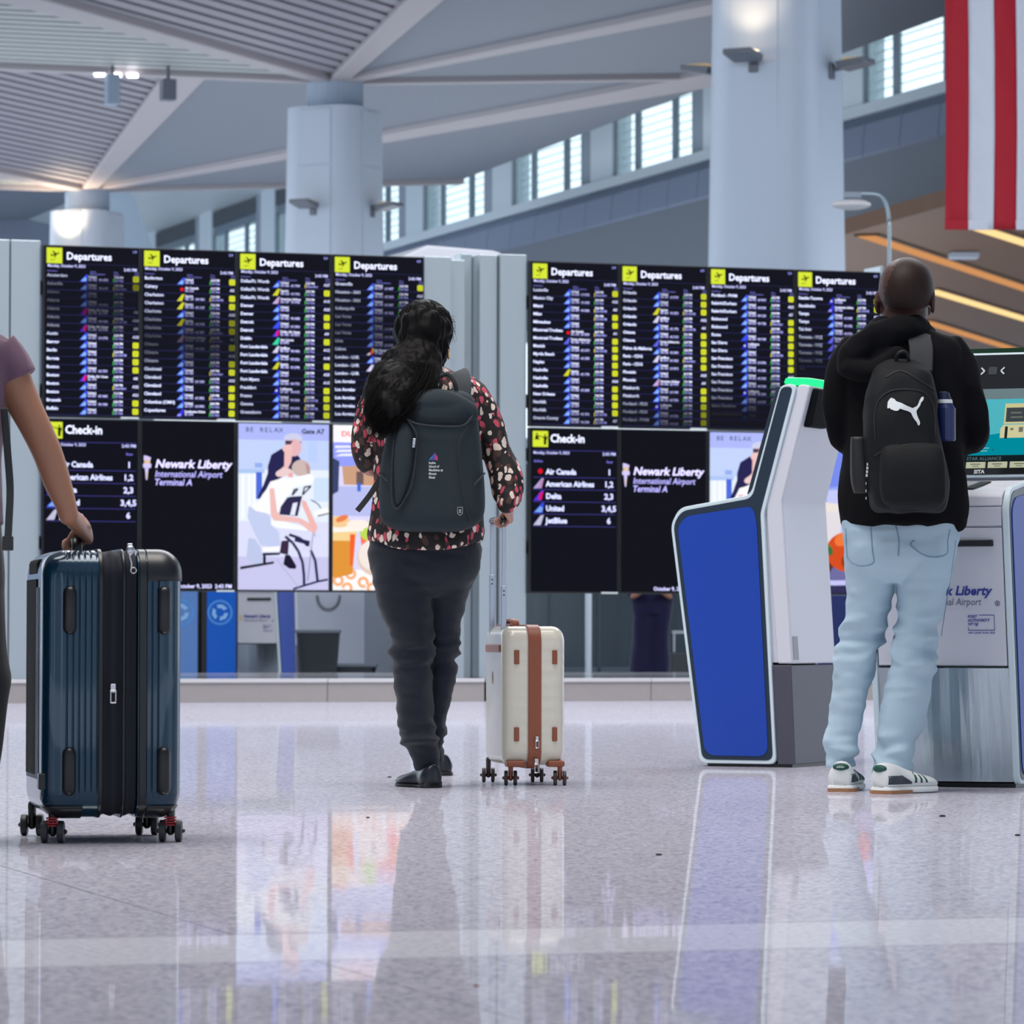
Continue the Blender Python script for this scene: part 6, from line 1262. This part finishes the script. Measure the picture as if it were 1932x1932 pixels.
# sneakers
WHT = mat('sneaker_white', S(214, 218, 218), .6); GRN = mat('sneaker_green', S(18, 74, 62), .6); NVY = mat('sneaker_navy', S(52, 62, 74), .6); GUM = mat('gum_sole', S(158, 110, 74), .5)
def sneaker(h_, t_, right):
    u, sl = shoe(h_, t_, .108, .09, .078, '', WHT, WHT, sole_t=.024); s_ = bpy.data.objects.new('sneaker', None); C.objects.link(s_); s_.parent = MO; s_.location = h_ - MO.location; inv = Matrix.Translation(-h_)
    def a_(o): o.parent = s_; o.matrix_parent_inverse = inv; return o
    d = (t_ - h_).normalized(); s = Vector((-d.y, d.x, 0)); L = (t_ - h_).length; cs = -1 if True else 1
    up = obj('upper', u, WHT, None, smooth=True); a_(up); a_(obj('midsole', sl, mat('midsole', S(226, 230, 230), .5), None, smooth=True))
    bm = bmesh.new(); pr = [(-.006, .44), (.03, .72), (.15, .80), (.30, .80), (.42, .78)]; pts = [h_ + d * L * t + s * .060 * w + Z * .0006 for t, w in pr] + [h_ + d * L * t - s * .060 * w + Z * .0006 for t, w in pr[::-1]]; prism(bm, pts, (0, 0, .0105)); a_(obj('gum_heel', bm, GUM, None)) 
    side = -s if (-s).dot(Vector((0, -1, 0))) > 0 else s
    bv = BVHTree.FromPolygons([v.co[:] for v in up.data.vertices], [p.vertices[:] for p in up.data.polygons])
    def hit(t, z, dr, n=.0015):
        o_ = h_ + d * L * t + Z * z + dr * .2; r = bv.ray_cast(o_, -dr); return (r[0] + dr * n) if r[0] is not None else None
    def patch(outl, m, name, dr, ext=.003):
        # fill a small grid between lower and upper edge lists
        bm = bmesh.new(); lo, hi = outl; g = []
        for j in range(5):
            row = []
            for i in range(len(lo)):
                f = j / 4; t = lo[i][0] * (1 - f) + hi[i][0] * f; z = lo[i][1] * (1 - f) + hi[i][1] * f; p = hit(t, z, dr)
                row.append(bm.verts.new(p) if p is not None else None)
            g.append(row)
        for j in range(4):
            for i in range(len(lo) - 1):
                q = [g[j][i], g[j][i + 1], g[j + 1][i + 1], g[j + 1][i]]
                if all(v is not None for v in q): bm.faces.new(q)
        if bm.faces: 
            o = obj(name, bm, m, None, smooth=True); o.modifiers.new('s', 'SOLIDIFY').thickness = .002; o.modifiers['s'].offset = 1; a_(o)
        else: bm.free()
    patch(([(t * .05 + .02, .030) for t in range(9)], [(t * .05 + .02, .058 - max(0, t - 5) * .007) for t in range(9)]), NVY, 'heel_panel', side)
    for k in range(3): patch(([(.46 + k * .085 + i * .018, .034) for i in range(3)], [(.38 + k * .075 + i * .016 + .12, .078 - .010 * k) for i in range(3)]), GRN, 'stripe', side)
    bk_ = -d
    bm = bmesh.new(); blob(bm, h_ + d * .006 + Z * .080, (.027, .012, .013), Matrix.Rotation(math.atan2(d.y, d.x) + math.pi / 2, 4, 'Z')); a_(obj('heel_tab', bm, GRN, None, smooth=True))
    if not right:
        pr_ = Print(step=.0002); pr_.text('adidas', 0, 0, .007, mat('print_silver', ()), .02, align='C'); o2 = pr_.build('heel_lettering', None, lambda x, y, z: tuple(h_ - d * .0075 + Vector((x, -.0005, .078 + z)))); a_(o2)
    return s_
hl, hr_ = G(1586, 1494), G(1658, 1498)
sneaker(hl, hl + Vector((.055, .265, 0)), False); sneaker(hr_, hr_ + Vector((.190, .20, 0)), True)
# ------------------------------------------------------------------ his backpack and bottle
nd = md - .24; BK = mat('pack_black', S(15, 17, 21), .75, 0, .25, bump=(900, .3, .0006), var=(6, .10)); BK2 = mat('pack_black_dark', S(12, 13, 16), .6)
NP = thing('backpack', 'black backpack with white leaping cat emblem worn by the man in the hoodie', 'backpack', (P(1705, 850, nd).x, nd, P(1705, 850, nd).z))
def npart(o): return part(o, NP)
bm = bmesh.new(); hloft(bm, prow(nd, [(676, 1680, 1722, .02, .05), (688, 1657, 1745, .05, .04), (705, 1645, 1760, .075, .02), (740, 1634, 1768, .09, .01), (790, 1628, 1770, .10), (840, 1630, 1776, .105), (890, 1634, 1788, .11), (935, 1638, 1791, .11), (958, 1643, 1786, .10), (968, 1655, 1775, .07)]), 44, 4, 2.6)
o = fuse('main_compartment', bm, .005, BK, None, 6, fold(8, .006, (1, 1, 1), 2)); npart(o); npk = o
bm = bmesh.new(); hloft(bm, prow(nd, [(838, 1680, 1758, .02, -.075), (848, 1660, 1772, .035, -.085), (880, 1655, 1778, .05, -.09), (925, 1655, 1780, .05, -.09), (950, 1662, 1776, .045, -.085), (962, 1680, 1762, .02, -.08)]), 36, 4, 3); o = fuse('front_pocket', bm, .0045, BK, None, 5); npart(o)
st = lambda pts, nm, r=.0025: stitch(pts, nm, BK2, r, npk, NP)
st([(1652, 830), (1650, 790), (1657, 758), (1680, 738), (1720, 735), (1748, 744), (1761, 770), (1764, 820)], 'panel_piping'); st([(1650, 860), (1680, 845), (1720, 838), (1765, 838)], 'panel_zip'); st([(1672, 712), (1700, 700), (1735, 718), (1762, 735)], 'top_zip', .003)
npart(shoulder_strap([PP(1737, 700, nd, .04), PP(1738, 660, nd, .08), PP(1734, 632, nd, .16), PP(1745, 618, nd, .24)], .075, .014, mat('strap_grey', S(34, 36, 42), .8)))
bm = bmesh.new(); tube(bm, [PP(1690, 684, nd, .02), PP(1694, 668, nd, .0), PP(1708, 664, nd, .0), PP(1716, 682, nd, .02)], [(.006, .004)] * 4, 8, 5); npart(obj('carry_loop', bm, BK2, None, smooth=True))
bm = bmesh.new(); hloft(bm, prow(nd, [(824, 1606, 1634, .028, .02), (860, 1605, 1638, .035, .02), (905, 1606, 1645, .04, .02), (930, 1612, 1648, .03, .02)]), 20, 4, 2.8); npart(obj('side_pocket', bm, BK2, None, smooth=True)); 
bm = bmesh.new(); [box(bm, PP(1637 - k * .6, 876 + k * 7, nd, -.04), (.006, .004, .009)) for k in range(4)]; npart(obj('reflective_tag', bm, sil, None)); 
for k in range(3): bm = bmesh.new(); box(bm, PP(1634, 912 + k * 14, nd, -.03), (.0022, .003, .008)); npart(obj('reflective_stitch', bm, mat('print_silver', ()), None))
def cat(p):                                      # leaping cat, outline points in picture pixels
    pts = [(1674, 768), (1675, 758), (1679, 752), (1683, 750), (1684, 752), (1687, 752), (1691, 757), (1700, 760), (1712, 766), (1722, 770), (1730, 766), (1733, 761), (1735, 755), (1738, 750), (1741, 748), (1743, 750), (1742, 755), (1738, 759), (1736, 765), (1732, 771), (1729, 775), (1730, 782), (1733, 790), (1735, 794), (1736, 798), (1735, 802), (1733, 803), (1731, 800), (1730, 797), (1726, 792), (1722, 786), (1719, 779), (1714, 776), (1704, 773), (1698, 771), (1694, 775), (1688, 775), (1684, 773), (1680, 772), (1679, 769), (1675, 771)]
    return pts
me = bmesh.new(); pts = cat(None); vs = [me.verts.new(on_surface(npk, x, y, .004)) for x, y in pts]; f = me.faces.new(vs); bmesh.ops.triangulate(me, faces=[f]); bmesh.ops.subdivide_edges(me, edges=me.edges[:], cuts=3, use_grid_fill=True)
d_ = _f
tree = on_surface.c[npk.name]
for v in me.verts:
    dr = (v.co - CAM).normalized(); h = tree.ray_cast(CAM, dr)
    if h[0] is not None: v.co = h[0] - dr * .002
npart(obj('cat_emblem', me, mat('emblem_white', S(214, 220, 222), .5), None, smooth=True))
bt = thing('water_bottle', 'navy water bottle with white band in the side pocket of the black backpack', 'bottle', PP(1786, 800, nd, .04)); BN = mat('bottle_navy', S(28, 40, 88), .35)
bm = bmesh.new(); hloft(bm, [(0, 0, -.055, .026, .026), (0, 0, -.05, .029, .029), (0, 0, .05, .029, .029), (-.004, 0, .066, .022, .022)], 24, 1); part(obj('flask', bm, BN, None, smooth=False)).parent = bt; bpy.data.objects[-1] if False else None
q_ = [o for o in bt.children][-1]; q_.matrix_parent_inverse = Matrix.Identity(4)
bm = bmesh.new(); hloft(bm, [(-.004, 0, .066, .024, .024), (-.006, 0, .078, .024, .024)], 20, 1); obj('white_band', bm, mat('emblem_white', ()), bt)
bm = bmesh.new(); hloft(bm, [(-.006, 0, .078, .022, .022), (-.010, 0, .10, .018, .018), (-.012, 0, .104, .01, .01)], 20, 1); obj('cap', bm, mat('cap_navy', S(20, 28, 60), .4), bt)
# ------------------------------------------------------------------ traveller at the left edge, holding the large suitcase
ld = 10.15
LP = thing('person', 'traveller in mauve t-shirt at left picture edge, bare arm holding large teal suitcase', 'person', (P(-60, 1400, ld).x, ld, 0))
bm = bmesh.new(); head(bm, PP(-85, 530, ld), .24, math.pi, .1); tube(bm, [PP(-85, 570, ld), PP(-85, 625, ld)], [.058, .07], 18, 3)
hloft(bm, prow(ld, [(622, -135, -35, .06), (650, -195, 20, .09), (720, -195, 15, .10), (850, -180, 0, .10), (940, -185, -5, .11), (1040, -200, 5, .12), (1090, -190, 0, .11)]), 32)
ha = ca_ = math.radians(12); hb = BIG.location + Vector((math.cos(ha) * -.10, math.sin(ha) * -.10, .736)); 
hand_c = hb
arm = [PP(8, 672, ld, .0), PP(37, 745, ld, .0), PP(67, 806, ld, .0), PP(90, 856, ld, .01), PP(109, 912, ld, .02), PP(124, 952, ld, .02), PP(129, 972, ld, .02)]
tube(bm, arm, [.046, .043, .0385, .0365, .0335, .0265, .025], 20)
ax = Vector((-math.sin(ha), math.cos(ha), 0))
kn = PP(147, 1018, ld, .02)
grip_hand(bm, arm[-1] + Vector((0, 0, .0)), BIG.location + Vector((math.cos(ha) * -.074, math.sin(ha) * -.074, .739)), .015, -ax, Vector((.85, -.25, .35)), Vector((-.15, 0, -1)), 1.05)
tube(bm, [PP(-178, 672, ld), PP(-205, 760, ld), PP(-215, 850, ld), PP(-190, 930, ld, -.03), PP(-150, 960, ld, .12)], [.047, .042, .038, .033, .025], 16)
lw = PP(-150, 960, ld, .12); tube(bm, [lw, lw + Vector((.03, .05, 0))], [(.022, .018), (.034, .015)], 12, 3)
for i in range(4): finger(bm, [lw + Vector((.02 + i * .016, .07, .0)), lw + Vector((.025 + i * .017, .10, -.004)), lw + Vector((.025 + i * .017, .11, -.022))], .009, .0075)
finger(bm, [lw + Vector((.04, .03, 0)), lw + Vector((.07, .05, .0)), lw + Vector((.075, .075, -.004))], .011, .009)
for x0, dy in ((-140, .22), (-45, -.05)): tube(bm, [PP(x0, 1080, ld, 0), PP(x0 + 10, 1290, ld, dy * .5), PP(x0 - 5, 1420, ld, dy), PP(x0 - 5, 1560, ld, dy)], [.055, .04, .034, .026], 14)
o = fuse('body', bm, .0042, SKIN_L, None, 4); part(o, LP)
MV = cloth('tshirt_mauve', (106, 80, 98)); bm = bmesh.new()
hloft(bm, prow(ld, [(612, -130, -40, .07), (628, -175, -10, .09), (650, -205, 22, .11), (700, -205, 22, .115), (800, -190, 8, .12), (900, -190, 3, .12), (990, -200, 4, .13)]), 44, 4, 2.4)
tube(bm, [PP(-5, 668, ld), PP(18, 690, ld), PP(34, 716, ld)], [.062, .056, .052], 22, 4, cap=False); tube(bm, [PP(-178, 668, ld), PP(-200, 690, ld), PP(-208, 730, ld)], [.062, .058, .054], 22, 4)
o = fuse('tshirt', bm, .005, MV, None, 4, fold(10, .006, (1, 1, .7), 1)); part(o, LP)
PB = cloth('trousers_black', (20, 22, 28)); bm = bmesh.new(); hloft(bm, prow(ld, [(975, -200, 3, .13), (1080, -205, 8, .14), (1140, -198, 4, .12)]), 36, 4, 2.3)
hloft(bm, prow(ld, [(1090, -100, 6, .12), (1190, -88, 8, .10), (1245, -78, 14, .09), (1280, -70, 21, .09), (1321, -68, 16, .085), (1401, -66, 4, .08), (1520, -66, -18, .06), (1555, -64, -22, .055)]), 26, 4, 2.2); hloft(bm, prow(ld, [(1090, -200, -90, .12), (1250, -180, -95, .10, .1), (1400, -180, -105, .085, .2), (1550, -175, -115, .06, .22)]), 26, 4, 2.2)
o = fuse('trousers', bm, .0055, PB, None, 4, fold(7, .008, (1, 1, .5), 6)); part(o, LP)
for x0, yy in ((-45, 1592), (-145, 1575)):
    h_ = G(x0, yy); u, sl = shoe(h_, h_ + Vector((-.03, .25, 0)), .095, .07, .08, '', LEA, SOL, sole_t=.02); s_ = bpy.data.objects.new('shoe', None); C.objects.link(s_); s_.parent = LP; s_.location = h_ - LP.location
    for nm, b_, m_ in (('upper', u, LEA), ('sole', sl, SOL)): q = obj(nm, b_, m_, s_, smooth=True); q.matrix_parent_inverse = Matrix.Translation(-h_)
bm = bmesh.new(); blob(bm, PP(-85, 515, ld, -.02), (.10, .12, .11), seg=24); blob(bm, PP(-85, 600, ld, -.09), (.07, .05, .12), seg=20); o = fuse('hair', bm, .006, HAIR_D, None, 4, lambda p: .003 * noise.noise(p * 30)); part(o, LP)
SB = thing('shoulder_bag', 'black bag with long strap worn by the traveller at the left picture edge', 'bag', PP(-60, 900, ld, -.2))
part(shoulder_strap([PP(8, 770, ld, -.13), PP(14, 850, ld, -.14), PP(19, 920, ld, -.15), PP(17, 980, ld, -.15), PP(14, 1036, ld, -.15)], .018, .004, BLACK, 'strap'), SB); bm = bmesh.new(); box(bm, PP(15, 1025, ld, -.15), (.026, .012, .035)); part(obj('strap_end', bm, BLACK, None, bevel=.003), SB)
bm = bmesh.new(); hloft(bm, prow(ld, [(700, -140, -30, .05, -.17), (770, -160, 7, .07, -.19), (800, -165, 9, .08, -.2), (900, -165, -8, .08, -.2), (960, -150, -25, .06, -.19)]), 30, 4, 2.8); part(obj('pack', bm, BLACK, None, smooth=True), SB)
# ------------------------------------------------------------------ person standing far behind the right bank (legs seen below it)
fd_ = 42.0
FP = thing('person', 'distant person in dark navy wide-leg trousers visible below the right screen bank', 'person', (P(1230, 1200, fd_).x, fd_, 0)); k_ = 1.0
bm = bmesh.new(); fx = P(1228, 1200, fd_).x
head(bm, Vector((fx, fd_, 1.60)), .23, .3); tube(bm, [(fx, fd_, 1.52), (fx, fd_, 1.40)], [.055, .075], 14, 2); hloft(bm, [(fx, fd_, 1.42, .10, .06), (fx, fd_, 1.36, .19, .09), (fx, fd_, 1.1, .16, .10), (fx, fd_, .95, .17, .11), (fx, fd_, .85, .16, .1)], 24)
for sx in (-1, 1):
    tube(bm, [(fx + sx * .18, fd_, 1.36), (fx + sx * .24, fd_, 1.1), (fx + sx * .20, fd_ - .1, .88), (fx + sx * .10, fd_ - .22, .92)], [.045, .038, .032, .024], 12); tube(bm, [(fx + sx * .08, fd_, .85), (fx + sx * .08, fd_, .45), (fx + sx * .08, fd_, .08)], [.075, .05, .035], 12)
    for i in range(4): finger(bm, [Vector((fx + sx * .09, fd_ - .24, .94 - i * .014)), Vector((fx + sx * .05, fd_ - .26, .945 - i * .014)), Vector((fx + sx * .03, fd_ - .25, .94 - i * .014))], .008, .007, 6)
    finger(bm, [Vector((fx + sx * .10, fd_ - .22, .94)), Vector((fx + sx * .07, fd_ - .23, .965))], .01, .008, 6)
o = fuse('body', bm, .008, SKIN_L, None, 4); part(o, FP)
bm = bmesh.new(); zz = lambda y: P(1200, y, fd_).z
hloft(bm, [(fx, fd_, 1.02, .17, .12), (fx, fd_, .9, .20, .14), (fx, fd_, .70, .19, .13)], 28)
for px0, px1, sx in ((1190, 1234, -1), (1228, 1262, 1)):
    cx = (P(px0, 1200, fd_).x + P(px1, 1200, fd_).x) / 2; w = (P(px1, 1200, fd_).x - P(px0, 1200, fd_).x) / 2 + .01; hloft(bm, [(fx + sx * .07 + .03, fd_, .85, .13, .12), (cx + .01, fd_, .45, w * .9, .10), (cx, fd_, .06, w * 1.15, .13)], 22)
o = fuse('trousers', bm, .009, cloth('trousers_navy', (22, 22, 58)), None, 4, fold(6, .01, (1, 1, .4))); part(o, FP)
bm = bmesh.new(); hloft(bm, [(fx, fd_, 1.46, .08, .07), (fx, fd_, 1.38, .2, .11), (fx, fd_, 1.1, .185, .13), (fx, fd_, .96, .20, .14)], 28); [tube(bm, [(fx + s * .17, fd_, 1.36), (fx + s * .24, fd_, 1.1), (fx + s * .20, fd_ - .1, .89)], [.06, .052, .042], 14) for s in (-1, 1)]; o = fuse('jacket', bm, .009, cloth('trousers_navy', ()), None, 4); part(o, FP)
for sx in (-1, 1):
    h_ = Vector((fx + sx * .1, fd_ + .08, 0)); u, sl = shoe(h_, h_ + Vector((0, -.25, 0)), .09, .07, .07, '', LEA, SOL)
    for nm, b_, m_ in (('shoe', u, LEA), ('sole', sl, SOL)): part(obj(nm, b_, m_, None, smooth=True), FP)
bm = bmesh.new(); blob(bm, Vector((fx, fd_ + .01, 1.64)), (.095, .11, .10), seg=20); part(obj('hair', bm, HAIR_D, None, smooth=True), FP)
